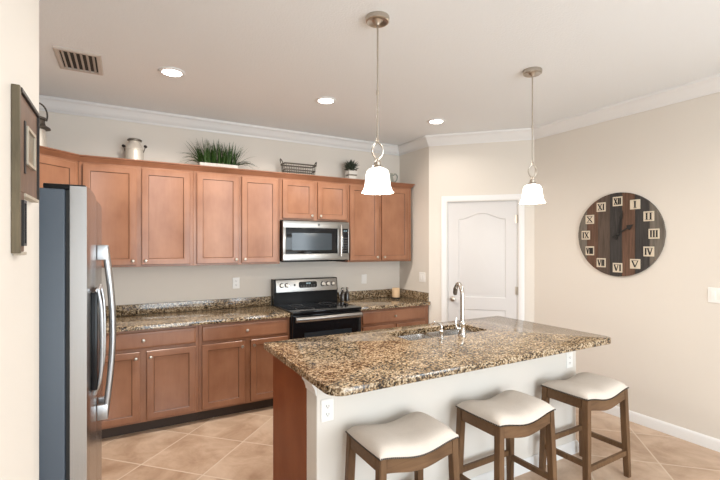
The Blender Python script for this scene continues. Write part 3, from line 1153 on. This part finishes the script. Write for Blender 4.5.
# nailhead trim round the seam
bm = nb()
per = []
for i in range(45):
    per.append((-1 + 2 * i / 44, -1))
for i in range(1, 31):
    per.append((1, -1 + 2 * i / 30))
for i in range(1, 45):
    per.append((1 - 2 * i / 44, 1))
for i in range(1, 30):
    per.append((-1, 1 - 2 * i / 30))
for (u, v) in per:
    nx, ny = (0, v) if abs(v) == 1 and abs(u) < 1 else (u, 0)
    p = Vector((u * (SW / 2 + 0.005) * (1 - 0.02 * u * u * v * v), v * (SD / 2 + 0.005) * (1 - 0.02 * u * u * v * v), seam(u) + 0.004))
    q = Vector((nx, ny, 0)).normalized().to_track_quat('Z', 'Y').to_matrix().to_4x4()
    lathe(bm, [(0.0048, -0.001), (0.0046, 0.001), (0.003, 0.003)], 6, p, q)
nt_ = obj('nailhead_trim', bm, 'nail', st)
nt_['label'] = 'row of dark nailheads'
# aprons
for v in (-1, 1):
    bm = nb()
    lps = []
    yo = v * (SD / 2 - 0.002)
    yi = v * (SD / 2 - 0.024)
    for i in range(21):
        u = (-1 + 2 * i / 20) * 0.83
        x = u * SW / 2
        zt = seam(u) - 0.0008
        zb = seam(u) - 0.068
        lps.append([Vector((x, yo, zb)), Vector((x, yo, zt)), Vector((x, yi, zt)), Vector((x, yi, zb))])
    rings(bm, lps)
    obj('apron', bm, 'stool_h', st)
for u in (-1, 1):
    bm = nb()
    xo, xi = u * (SW / 2 - 0.002), u * (SW / 2 - 0.024)
    y0, y1 = -SD / 2 + 0.044, SD / 2 - 0.044
    box(bm, min(xo, xi), max(xo, xi), y0, y1, SH - 0.066, SH - 0.0008, 0.002, 1)
    obj('apron', bm, 'stool_h', st)
LEG = {}
for u in (-1, 1):
    for v in (-1, 1):
        bm = nb()
        lps = []
        for t in (0, 0.5, 1):
            z = (SH - 0.0012) * (1 - t)
            # splayed outwards, tapered
            cx = u * (SW / 2 - 0.021 + 0.022 * t)
            cy = v * (SD / 2 - 0.021 + 0.016 * t)
            hw = 0.0205 - 0.003 * t
            if t == 0:
                ring = [Vector((cx + a * hw, cy + b * hw, seam(min(1, abs(cx + a * hw) / (SW / 2)) ) - 0.0012)) for a, b in ((-1, -1), (1, -1), (1, 1), (-1, 1))]
            else:
                ring = [Vector((cx + a * hw, cy + b * hw, z)) for a, b in ((-1, -1), (1, -1), (1, 1), (-1, 1))]
            lps.append(ring)
        rings(bm, lps)
        bmesh.ops.bevel(bm, geom=[e for e in bm.edges if abs((e.verts[0].co - e.verts[1].co).z) > 0.2], offset=0.004, segments=2, affect='EDGES')
        obj('leg', bm, 'stool', st)


def legc(u, v, z):
    t = 1 - z / SH
    return Vector((u * (SW / 2 - 0.021 + 0.022 * t), v * (SD / 2 - 0.021 + 0.016 * t), z))


for (a, b, z) in (((-1, -1), (1, -1), 0.165), ((-1, 1), (1, 1), 0.225), ((-1, -1), (-1, 1), 0.195), ((1, -1), (1, 1), 0.195)):
    p, q = legc(*a, z), legc(*b, z)
    d_ = (q - p).normalized()
    p, q = p + d_ * 0.017, q - d_ * 0.017
    s_ = Vector((d_.y, -d_.x, 0))
    bm = nb()
    rings(bm, [[c_ + s_ * x + Vector((0, 0, y)) for x, y in ((-0.011, -0.017), (0.011, -0.017), (0.011, 0.017), (-0.011, 0.017))] for c_ in (p, q)])
    bmesh.ops.bevel(bm, geom=bm.edges[:], offset=0.002, segments=1, affect='EDGES')
    obj('stretcher', bm, 'stool', st)
st.location = (1.245, 1.782, 0)
st['label'] = 'oatmeal saddle-seat stool nearest the island corner, leftmost of the three'
for (x, y, rz, lb) in ((1.988, 1.770, 0.02, 'oatmeal saddle-seat stool in the middle of the three at the island'),
                       (2.768, 1.772, 0.02, 'oatmeal saddle-seat stool nearest the right wall and baseboard')):
    c = copy_tree(st)
    c.location = (x, y, 0)
    c.rotation_euler.z = rz
    c['label'] = lb


# ------------------------------------------------------------------ lights
def pendant(x, y, label, zs_top, zs_bot):
    r = thing('pendant_light', label, 'pendant light', (x, y, zs_bot), 0, 'pendant lights over the island')
    H = CZ - zs_bot
    hs = zs_top - zs_bot
    bm = nb()
    lathe(bm, [(0.066, H - 0.0005), (0.068, H - 0.006), (0.066, H - 0.026), (0.060, H - 0.030), (0.052, H - 0.026), (0.030, H - 0.022), (0.016, H - 0.034), (0.010, H - 0.045)], 36)
    obj('canopy', bm, 'nickel', r)
    bm = nb()
    zl1 = hs + 0.140
    tube(bm, [(0, 0, H - 0.03), (0, 0, zl1 + 0.012)], 0.0050, 10)
    lathe(bm, [(0.0085, zl1 + 0.004), (0.0085, zl1 + 0.024), (0.005, zl1 + 0.03)], 14)
    lathe(bm, [(0.0075, (H + hs) / 2 - 0.012), (0.0075, (H + hs) / 2 + 0.012)], 14)
    obj('rod', bm, 'nickel', r)
    bm = nb()
    for s in (-1, 1):
        pp = []
        for i in range(25):
            t = i / 24
            a = s * 1.0
            w_ = 0.031 * math.sin(PI * t) ** 0.75 * (1.12 - 0.3 * t)
            an = -0.75 + 0.5 * t
            pp.append((a * w_ * math.cos(an), a * w_ * math.sin(an), hs + 0.042 + (zl1 + 0.006 - hs - 0.042) * (1 - t)))
        tube(bm, pp, 0.0046, 8)
    obj('twisted_loop', bm, 'nickel', r)
    bm = nb()
    lathe(bm, [(0.031, hs - 0.004), (0.033, hs + 0.004), (0.028, hs + 0.010), (0.019, hs + 0.014), (0.019, hs + 0.032), (0.012, hs + 0.038), (0.008, hs + 0.056)], 24)
    obj('shade_cap', bm, 'nickel', r)
    prof = [(0.030, hs), (0.048, hs - 0.006), (0.061, hs - 0.018), (0.067, hs - 0.040), (0.070, hs * 0.50), (0.074, hs * 0.27), (0.083, hs * 0.10), (0.092, 0.0)]
    inn = [(rr - 0.004, z) for rr, z in reversed(prof)]
    bm = nb()
    vv = prof + inn[:-1] + [(0.026, hs - 0.004)]
    lathe(bm, vv, 36, (0, 0, 0), None, False, False)
    obj('glass_shade', bm, 'shade', r, angle=60)
    d = bpy.data.lights.new('bulb_light', 'POINT')
    d.energy = 9
    d.color = (1.0, 0.88, 0.74)
    d.shadow_soft_size = 0.05
    o = bpy.data.objects.new('bulb_light', d)
    COL.objects.link(o)
    o.parent = r
    o.location = (0, 0, -0.03)


pendant(1.250, 2.025, 'nickel pendant with glowing white bell shade in front of the cabinets', 2.018, 1.878)
pendant(2.622, 2.080, 'nickel pendant with glowing white bell shade in front of the pantry door', 2.030, 1.893)


def downlight(x, y, label, watts):
    r = thing('recessed_light', label, 'ceiling light', (x, y, CZ - 0.012), 0, 'recessed ceiling lights')
    bm = nb()
    lathe(bm, [(0.090, 0.0115), (0.092, 0.006), (0.086, 0.001), (0.070, 0.0), (0.066, 0.004), (0.066, 0.0115)], 36, cap0=False, cap1=False)
    obj('trim_ring', bm, 'white', r)
    bm = nb()
    lathe(bm, [(0.0655, 0.003), (0.0655, 0.0108)], 32)
    obj('lens', bm, 'lamp_lens', r)
    d = bpy.data.lights.new('downlight', 'SPOT')
    d.energy = watts
    d.spot_size = math.radians(160)
    d.spot_blend = 0.5
    d.color = (1.0, 0.91, 0.81)
    d.shadow_soft_size = 0.06
    o = bpy.data.objects.new('downlight', d)
    COL.objects.link(o)
    o.parent = r
    o.location = (0, 0, -0.01)


downlight(0.311, 3.405, 'lit recessed ceiling light nearest the air vent', 112)
downlight(1.562, 3.402, 'lit recessed ceiling light above the microwave, middle of the row', 118)
downlight(2.819, 3.412, 'lit recessed ceiling light nearest the pantry corner', 20)
downlight(1.25, 0.85, 'added, unseen ceiling light over the camera side of the room, left of the pair', 20)  # this pair is never in view, added to light the stools and room
downlight(2.75, 0.75, 'added, unseen ceiling light over the camera side of the room, right of the pair', 30)

# ceiling vent
vt = thing('ceiling_vent', 'beige louvred air vent in the ceiling above the fridge', 'air vent', (-0.27, 3.525, CZ - 0.014))
vw, vd = 0.135, 0.19
bm = nb()
lps = []
for ins, z in ((0.0, 0.0138), (0.0, 0.010), (0.006, 0.002), (0.026, 0.0), (0.030, 0.003), (0.030, 0.0138)):
    lps.append([Vector((x, y, z)) for x, y in ((-vw + ins, -vd + ins), (vw - ins, -vd + ins), (vw - ins, vd - ins), (-vw + ins, vd - ins))])
rings(bm, lps, False, False)
obj('frame', bm, 'vent', vt)
obj('backing', box(nb(), -vw + 0.031, vw - 0.031, -vd + 0.031, vd - 0.031, 0.0125, 0.0138), 'vent_in', vt)
for i in range(6):
    bm = nb()
    x = -vw + 0.048 + i * (2 * vw - 0.096) / 5
    box(bm, -0.010, 0.010, -vd + 0.032, vd - 0.032, -0.0008, 0.0008, 0, 1, Matrix.Translation((x, 0, 0.004)) @ Matrix.Rotation(math.radians(38), 4, 'Y'))
    obj('louvre', bm, 'vent', vt)


# ------------------------------------------------------------------ outlets and switches
def plate(name, label, cat, loc, rotz, w, kind, group):
    r = thing(name, label, cat, loc, rotz, group)
    h = 0.118
    bm = nb()
    rings(bm, [[Vector((x, y, z)) for x, z in rrect(-w / 2, w / 2, -h / 2, h / 2, 0.006, 4, ins)] for ins, y in ((0, -0.0005), (0, -0.003), (0.003, -0.006))])
    obj('cover_plate', bm, 'plastic', r)
    gangs = [0] if w < 0.1 else [-0.023, 0.023]
    for gx in gangs:
        if kind == 'outlet':
            for s in (-1, 1):
                bm = nb()
                rings(bm, [[Vector((x, y, z)) for x, z in rrect(gx - 0.017, gx + 0.017, s * 0.021 - 0.015, s * 0.021 + 0.015, 0.010, 5)] for y in (-0.0058, -0.0078)])
                so = obj('socket', bm, 'plastic', r)
                bm = nb()
                box(bm, gx - 0.008, gx - 0.0055, -0.0084, -0.0079, s * 0.021 - 0.003, s * 0.021 + 0.007)
                box(bm, gx + 0.0055, gx + 0.008, -0.0084, -0.0079, s * 0.021 - 0.003, s * 0.021 + 0.006)
                box(bm, gx - 0.0025, gx + 0.0025, -0.0084, -0.0079, s * 0.021 - 0.010, s * 0.021 - 0.006)
                obj('slots', bm, 'slot', so)
        else:
            bm = nb()
            box(bm, gx - 0.0165, gx + 0.0165, -0.0095, -0.0058, -0.033, 0.033, 0.002, 2, Matrix.Rotation(math.radians(2.5), 4, 'X'))
            obj('rocker', bm, 'plastic', r)
    return r


GO = 'white wall outlets'
plate('wall_outlet', 'white outlet on the island wall beside the left stool', 'outlet', (0.925, KY0, 0.722), 0, 0.074, 'outlet', GO)
plate('wall_outlet', 'white outlet at the right end of the island wall above the last stool', 'outlet', (2.935, KY0, 0.715), 0, 0.074, 'outlet', GO)
plate('wall_outlet', 'white outlet above the backsplash left of the range', 'outlet', (1.044, YW, 1.179), 0, 0.074, 'outlet', GO)
plate('light_switch', 'white wall switch above the backsplash right of the range', 'switch', (2.621, YW, 1.161), 0, 0.074, 'switch', 'white wall switches')
plate('light_switch', 'double white switch on the return wall beside the pantry door', 'switch', (JX, 4.085, 1.196), -PI / 2, 0.118, 'switch', 'white wall switches')
plate('light_switch', 'white wall switch at the right edge beyond the clock', 'switch', (XR, 1.480, 1.195), -PI / 2, 0.118, 'switch', 'white wall switches')

# ------------------------------------------------------------------ things on top of the wall cabinets
TZ = UT + 0.001
# milk can
mc = thing('milk_can', 'small tin milk can with black handle grips on the cabinet tops', 'milk can', (0.085, 4.405, TZ))
bm = nb()
lathe(bm, [(0.072, 0.0), (0.075, 0.004), (0.075, 0.165), (0.078, 0.168), (0.078, 0.176), (0.074, 0.182), (0.062, 0.212), (0.048, 0.230), (0.046, 0.246), (0.050, 0.250)], 30)
obj('body', bm, 'tin', mc)
bm = nb()
lathe(bm, [(0.052, 0.2505), (0.060, 0.254), (0.061, 0.264), (0.050, 0.272), (0.01, 0.276)], 28)
obj('lid', bm, 'tin_dark', mc)
for s in (-1, 1):
    ax = Vector((s * 0.94, -s * 0.34, 0))
    bm = nb()
    tube(bm, spline([ax * 0.076 + Vector((0, 0, 0.150)), ax * 0.088 + Vector((0, 0, 0.185)), ax * 0.094 + Vector((0, 0, 0.205))], 5), 0.004, 8)
    h = obj('handle', bm, 'tin_dark', mc)
    bm = nb()
    tn = Vector((-ax.y, ax.x, 0))
    tube(bm, [ax * 0.094 + Vector((0, 0, 0.207)) + tn * (k * 0.022) for k in (-1, -0.5, 0.5, 1)], 0.013, 10, radii=[0.007, 0.013, 0.013, 0.007])
    obj('grip', bm, 'handle_black', h)

# lantern behind the picture wall edge
ln = thing('tin_lantern', 'tin lantern with a hooped handle above the corner cabinet, half hidden', 'lantern', (-0.605, 4.22, TZ))
bm = nb()
lathe(bm, [(0.066, 0.0), (0.068, 0.012), (0.060, 0.020), (0.058, 0.06), (0.060, 0.11), (0.056, 0.17), (0.050, 0.215), (0.050, 0.225)], 26)
obj('body', bm, 'tin', ln)
bm = nb()
lathe(bm, [(0.050, 0.2255), (0.086, 0.232), (0.082, 0.244), (0.052, 0.262), (0.046, 0.300), (0.056, 0.306), (0.054, 0.322), (0.02, 0.335)], 26)
obj('hood', bm, 'tin_dark', ln)
bm = nb()
tube(bm, [(0.060 * math.cos(a), 0.02 * math.cos(a), 0.345 + 0.095 * math.sin(a)) for a in [-0.45 + (PI + 0.9) * i / 20 for i in range(21)]], 0.006, 8)
obj('handle', bm, 'wire', ln)

# grass planter
gp = thing('grass_planter', 'spiky green grass in a low white rectangular planter', 'plant', (0.835, 4.43, TZ))
bm = nb()
pw, pd, ph = 0.187, 0.055, 0.112
lps = []
for ins, z in ((0.012, 0.0), (0.0, ph), (0.007, ph), (0.012, ph - 0.02)):
    lps.append([Vector((x, y, z)) for x, y in rrect(-pw, pw, -pd, pd, 0.008, 3, ins)])
rings(bm, lps)
obj('planter_box', bm, 'white_wash', gp)
bm = nb()
prism(bm, [(-pw + 0.013, -pd + 0.013), (pw - 0.013, -pd + 0.013), (pw - 0.013, pd - 0.013), (-pw + 0.013, pd - 0.013)], ph - 0.019, ph - 0.008)
obj('soil', bm, 'soil', gp)


def blade(bm, base_, dirv, L, w, droop, n=6):
    side = Vector((-dirv.y, dirv.x, 0))
    if side.length < 1e-4:
        side = Vector((1, 0, 0))
    side.normalize()
    a, b, c = [], [], []
    p = Vector(base_)
    d = dirv.normalized()
    for i in range(n + 1):
        t = i / n
        ww = w * (1 - t ** 1.6) + 0.0004
        a.append(bm.verts.new(p - side * ww))
        c.append(bm.verts.new(p + Vector((0, 0, -ww * 0.5))))
        b.append(bm.verts.new(p + side * ww))
        d = (d + Vector((0, 0, -droop / n * (0.4 + t * 1.6)))).normalized()
        p = p + d * (L / n)
    for i in range(n):
        bm.faces.new((a[i], c[i], c[i + 1], a[i + 1]))
        bm.faces.new((c[i], b[i], b[i + 1], c[i + 1]))


bm = nb()
for k in range(190):
    x = rnd.uniform(-pw + 0.02, pw - 0.02)
    y = rnd.uniform(-pd + 0.016, pd - 0.016)
    ux = x / pw
    out = rnd.gauss(0, 0.22) + 0.45 * ux * abs(ux)
    d = Vector((out, rnd.uniform(-0.30, 0.10), 1.0))
    blade(bm, (x, y, ph - 0.012), d, rnd.uniform(0.15, 0.27), rnd.uniform(0.005, 0.009), rnd.uniform(0.1, 0.7))
for s in (-1, 1):
    for k in range(13):
        d = Vector((s * rnd.uniform(0.8, 1.6), rnd.uniform(-0.5, 0.02), rnd.uniform(0.7, 1.2)))
        blade(bm, (s * (pw - rnd.uniform(0.02, 0.08)), rnd.uniform(-0.03, 0.03), ph - 0.012), d, rnd.uniform(0.20, 0.30), 0.006, rnd.uniform(0.7, 2.0), 8)
obj('grass_blades', bm, 'grass', gp)

# wire basket
wbk = thing('wire_basket', 'rectangular dark wire basket with loop handles on the cabinet tops', 'basket', (1.70, 4.43, TZ), math.radians(-2))
bw, bdp, bh = 0.185, 0.075, 0.185
bm = nb()


def rect_pts(w, d, z, n=5):
    return [(x, y, z) for x, y in rrect(-w, w, -d, d, 0.02, n)]


for (z, k, rr) in ((0.004, 0.86, 0.005), (0.060, 0.90, 0.0035), (0.120, 0.94, 0.007), (bh, 1.0, 0.008)):
    tube(bm, rect_pts(bw * k, bdp * k, z), rr, 6, closed=True)
obj('rim_hoops', bm, 'wire', wbk)
bm = nb()
for i in range(13):
    t = -0.9 + 1.8 * i / 12
    for s in (-1, 1):
        tube(bm, [(t * bw * 0.86, s * bdp * 0.86, 0.004), (t * bw, s * bdp, bh)], 0.0024, 5)
    tube(bm, [(t * bw * 0.86, -bdp * 0.86, 0.004), (t * bw * 0.86, bdp * 0.86, 0.004)], 0.0024, 5)
for i in range(5):
    t = -0.8 + 1.6 * i / 4
    for s in (-1, 1):
        tube(bm, [(s * bw * 0.86, t * bdp * 0.86, 0.004), (s * bw, t * bdp, bh)], 0.0024, 5)
obj('wire_mesh', bm, 'wire', wbk)
for s in (-1, 1):
    bm = nb()
    tube(bm, [(s * (bw + 0.004 + 0.020 * math.sin(a)), 0.032 * math.cos(a), bh + 0.052 * math.sin(a)) for a in [PI * i / 14 for i in range(15)]], 0.0055, 8)
    obj('handle', bm, 'wire', wbk)

# small plant in slatted crate
sp = thing('potted_succulent', 'small dusky green plant in a whitewashed slatted crate', 'plant', (2.36, 4.43, TZ))
bm = nb()
cw_, ch_ = 0.050, 0.192
box(bm, -cw_ + 0.006, cw_ - 0.006, -cw_ + 0.006, cw_ - 0.006, 0.0, ch_ - 0.012)
box(bm, -cw_ - 0.004, -cw_ + 0.010, -cw_ - 0.004, -cw_ + 0.010, 0.0, ch_)
box(bm, cw_ - 0.010, cw_ + 0.004, -cw_ - 0.004, -cw_ + 0.010, 0.0, ch_)
cb_ = obj('crate', bm, 'grey_board', sp, smooth=False)
for i in range(3):
    z0_ = 0.012 + i * 0.060
    bm = nb()
    box(bm, -cw_ - 0.003, cw_ + 0.003, -cw_ - 0.008, -cw_ + 0.0055, z0_, z0_ + 0.042, 0.002, 1)
    box(bm, -cw_ - 0.008, -cw_ + 0.0055, -cw_ + 0.006, cw_ - 0.006, z0_, z0_ + 0.042, 0.002, 1)
    box(bm, cw_ - 0.0055, cw_ + 0.008, -cw_ + 0.006, cw_ - 0.006, z0_, z0_ + 0.042, 0.002, 1)
    obj('slat', bm, 'white_wash', cb_)
bm = nb()
for k in range(200):
    th, ph_ = rnd.uniform(0, 2 * PI), rnd.uniform(0.0, 1.45)
    d = Vector((math.sin(ph_) * math.cos(th), math.sin(ph_) * math.sin(th), math.cos(ph_) + 0.1))
    st_ = Vector((d.x * 0.04, d.y * 0.04, ch_ - 0.01 + rnd.uniform(0.0, 0.065)))
    blade(bm, st_, d, rnd.uniform(0.05, 0.085), rnd.uniform(0.008, 0.014), rnd.uniform(-0.2, 0.5), 4)
obj('leaves', bm, 'succulent', sp)

# small jug mostly behind the nearer pendant shade
jg = thing('ceramic_jug', 'small grey-green jug behind the nearer pendant shade on the cabinet tops', 'jug', (2.90, 4.42, TZ))
bm = nb()
lathe(bm, [(0.042, 0.0), (0.055, 0.02), (0.062, 0.07), (0.052, 0.13), (0.044, 0.165), (0.050, 0.190), (0.046, 0.190), (0.040, 0.165), (0.045, 0.12)], 26)
obj('body', bm, 'ceramic', jg)
bm = nb()
tube(bm, spline([(0.046, -0.012, 0.172), (0.078, -0.02, 0.188), (0.104, -0.026, 0.160), (0.092, -0.022, 0.110), (0.056, -0.012, 0.078)], 6), 0.0085, 10)
obj('handle', bm, 'ceramic', jg)

# ------------------------------------------------------------------ counter things
cd = thing('pillar_candle', 'tan pillar candle on a dark base in the worktop corner', 'candle', (2.960, 4.36, CT + 0.0006))
bm = nb()
lathe(bm, [(0.052, 0.0), (0.054, 0.004), (0.054, 0.014), (0.050, 0.018)], 28)
obj('base', bm, 'handle_black', cd)
bm = nb()
lathe(bm, [(0.048, 0.0185), (0.0485, 0.022), (0.0485, 0.128), (0.046, 0.132), (0.038, 0.128), (0.01, 0.126)], 28)
obj('wax', bm, 'candle', cd)
bm = nb()
tube(bm, [(0, 0, 0.126), (0.001, 0, 0.138)], 0.0012, 6)
obj('wick', bm, 'ink', cd)
bt = thing('glass_bottle', 'x', 'bottle', (2.262, 4.455, CT + 0.0006), 0, 'dark glass bottles beside the range')
bm = nb()
lathe(bm, [(0.024, 0.0), (0.027, 0.003), (0.027, 0.085), (0.020, 0.105), (0.013, 0.118), (0.013, 0.135)], 20)
obj('body', bm, 'bottle', bt)
bm = nb()
lathe(bm, [(0.015, 0.1355), (0.017, 0.138), (0.017, 0.156), (0.012, 0.162)], 18)
obj('cap', bm, 'chrome', bt)
bt['label'] = 'small dark glass bottle with bright cap touching the range side'
bt2 = copy_tree(bt)
bt2.location = (2.330, 4.470, CT + 0.0006)
bt2['label'] = 'small dark glass bottle with bright cap, further right of the range'

# ------------------------------------------------------------------ wall clock
ck = thing('wall_clock', 'round reclaimed-plank wall clock with roman numeral plates', 'clock', (XR - 0.001, 2.215, 1.681), -PI / 2)
CRD = 0.385
xs = [-CRD, -0.295, -0.185, -0.072, 0.038, 0.150, 0.268, CRD]
mats = ['pl_grey', 'pl_brown', 'pl_taupe', 'pl_dark', 'pl_brown', 'pl_dark', 'pl_grey']
for k in range(7):
    a, b = xs[k] + 0.0012, xs[k + 1] - 0.0012
    if k == 0:
        a = -CRD + 0.0005
    if k == 6:
        b = CRD - 0.0005
    n = 10
    top = [(a + (b - a) * i / n, math.sqrt(max(CRD ** 2 - (a + (b - a) * i / n) ** 2, 1e-6))) for i in range(n + 1)]
    poly = top + [(x, -z) for x, z in reversed(top)]
    bm = nb()
    rings(bm, [[Vector((x, y, z)) for x, z in poly] for y in (0.0, -0.022)])
    obj('plank', bm, mats[k], ck, smooth=False)


def glyphs(txt, w, h, th):
    wd = {'I': 0.42, 'V': 1.0, 'X': 1.0}
    tot = sum(wd[c] for c in txt)
    sc = w / max(tot, 0.9)
    bm = nb()
    x = -tot * sc / 2
    for c in txt:
        cwid = wd[c] * sc
        cx = x + cwid / 2

        def stroke(xa, za, xb, zb, t):
            d = Vector((xb - xa, 0, zb - za)).normalized()
            s = Vector((1, 0, 0)) * t / 2
            loops_ = []
            for y in (-0.0045, -0.0055):
                loops_.append([Vector((xa, y, za)) - s, Vector((xa, y, za)) + s, Vector((xb, y, zb)) + s, Vector((xb, y, zb)) - s])
            rings(bm, loops_)
        hw = cwid * 0.36
        if c == 'I':
            stroke(cx, -h / 2, cx, h / 2, th)
        elif c == 'V':
            stroke(cx - hw, h / 2, cx, -h / 2, th)
            stroke(cx + hw, h / 2, cx, -h / 2, th * 0.6)
        else:
            stroke(cx - hw, h / 2, cx + hw, -h / 2, th)
            stroke(cx + hw, h / 2, cx - hw, -h / 2, th * 0.6)
        # serifs
        for s in (-1, 1):
            loops_ = []
            for y in (-0.0045, -0.0056):
                loops_.append([Vector((cx - cwid * 0.45, y, s * h / 2 - 0.0015)), Vector((cx + cwid * 0.45, y, s * h / 2 - 0.0015)), Vector((cx + cwid * 0.45, y, s * h / 2 + 0.0015)), Vector((cx - cwid * 0.45, y, s * h / 2 + 0.0015))])
            if c != 'V' or s == 1:
                rings(bm, loops_)
        x += cwid
    return bm


for k, txt in enumerate(['XII', 'I', 'II', 'III', 'IV', 'V', 'VI', 'VII', 'VIII', 'IX', 'X', 'XI']):
    a = PI / 2 - k * PI / 6
    cx, cz = 0.305 * math.cos(a), 0.305 * math.sin(a)
    bm = nb()
    box(bm, -0.043, 0.043, -0.004, 0.0, -0.043, 0.043, 0.001, 1)
    bmesh.ops.transform(bm, matrix=Matrix.Translation((cx, -0.0225, cz)), verts=bm.verts)
    pl = obj('number_plate', bm, 'tile_cream', ck)
    bm = glyphs(txt, 0.068, 0.058, 0.013)
    bmesh.ops.transform(bm, matrix=Matrix.Translation((cx, -0.0225, cz)), verts=bm.verts)
    obj('numeral', bm, 'ink', pl, smooth=False)


def hand(ang, L, w, y, tail, arrow):
    bm = nb()
    pts_ = [(-w, -tail), (w, -tail), (w * 0.7, L * 0.62), (w * (3.2 if arrow else 1.8), L * 0.68), (0, L), (-w * (3.2 if arrow else 1.8), L * 0.68), (-w * 0.7, L * 0.62)]
    mt = Matrix.Rotation(ang, 4, 'Y')
    rings(bm, [[mt @ Vector((x, yy, z)) for x, z in pts_] for yy in (y, y - 0.002)])
    return bm


obj('minute_hand', hand(math.radians(13), 0.225, 0.0095, -0.034, 0.05, False), 'ink', ck)
obj('hour_hand', hand(math.radians(58), 0.165, 0.008, -0.030, 0.05, True), 'ink', ck)
bm = nb()
lathe(bm, [(0.016, 0.0225), (0.016, 0.036), (0.008, 0.040)], 18, (0, 0, 0), KM)
obj('hub', bm, 'ink', ck)

# ------------------------------------------------------------------ rustic picture frame on the near left wall
FX_ = XN + 0.0005
pf = thing('picture_frame', 'rustic dark wood collage picture frame on the near left wall', 'picture frame', (FX_, 1.15, 1.56))
XF = XN + 0.0155


def pbox(y0, y1, z0, z1, x0, x1, bev=0.001):
    return box(nb(), x0, x1, y0, y1, z0, z1, bev, 1)


obj('side_board', pbox(1.150, 1.166, 1.563, 1.927, FX_, XF, 0.001), 'frame_wood', pf, world=True)
obj('upper_panel', pbox(1.1665, 1.376, 1.700, 1.917, FX_, XF - 0.003), 'frame_brown', pf, world=True)
obj('lower_panel', pbox(1.1665, 1.214, 1.566, 1.6995, FX_, XF - 0.003), 'frame_brown', pf, world=True)
bm = nb()
box(bm, FX_, XF + 0.002, 1.1665, 1.382, 1.9175, 1.927, 0.001, 1)
box(bm, FX_, XF + 0.002, 1.3765, 1.382, 1.700, 1.917, 0.001, 1)
obj('dark_edge', bm, 'frame_dark', pf, world=True)
obj('pale_edge', pbox(1.2145, 1.3765, 1.692, 1.6995, FX_, XF + 0.001), 'frame_light', pf, world=True)
obj('pale_edge', pbox(1.1665, 1.220, 1.5585, 1.5655, FX_, XF + 0.001), 'frame_light', pf, world=True)
ph0 = obj('photo', pbox(1.232, 1.320, 1.775, 1.850, XF - 0.0028, XF - 0.001), 'photo', pf, world=True)
bm = nb()
for (a, b, c, d) in ((1.226, 1.326, 1.850, 1.857), (1.226, 1.326, 1.768, 1.775), (1.226, 1.232, 1.775, 1.850), (1.320, 1.326, 1.775, 1.850)):
    box(bm, XF - 0.0028, XF + 0.003, a, b, c, d)
obj('photo_rim', bm, 'frame_light', ph0, world=True, smooth=False)
bm = nb()
box(bm, XF - 0.0028, XF - 0.0005, 1.212, 1.2255, 1.745, 1.865)
obj('dark_batten', bm, 'frame_dark', pf, world=True)
ph1 = obj('photo', pbox(1.182, 1.204, 1.585, 1.675, XF - 0.0028, XF - 0.001), 'photo', pf, world=True)
bm = nb()
for (a, b, c, d) in ((1.178, 1.208, 1.675, 1.681), (1.178, 1.208, 1.579, 1.585), (1.178, 1.182, 1.585, 1.675), (1.204, 1.208, 1.585, 1.675)):
    box(bm, XF - 0.0028, XF + 0.003, a, b, c, d)
obj('photo_rim', bm, 'frame_dark', ph1, world=True, smooth=False)
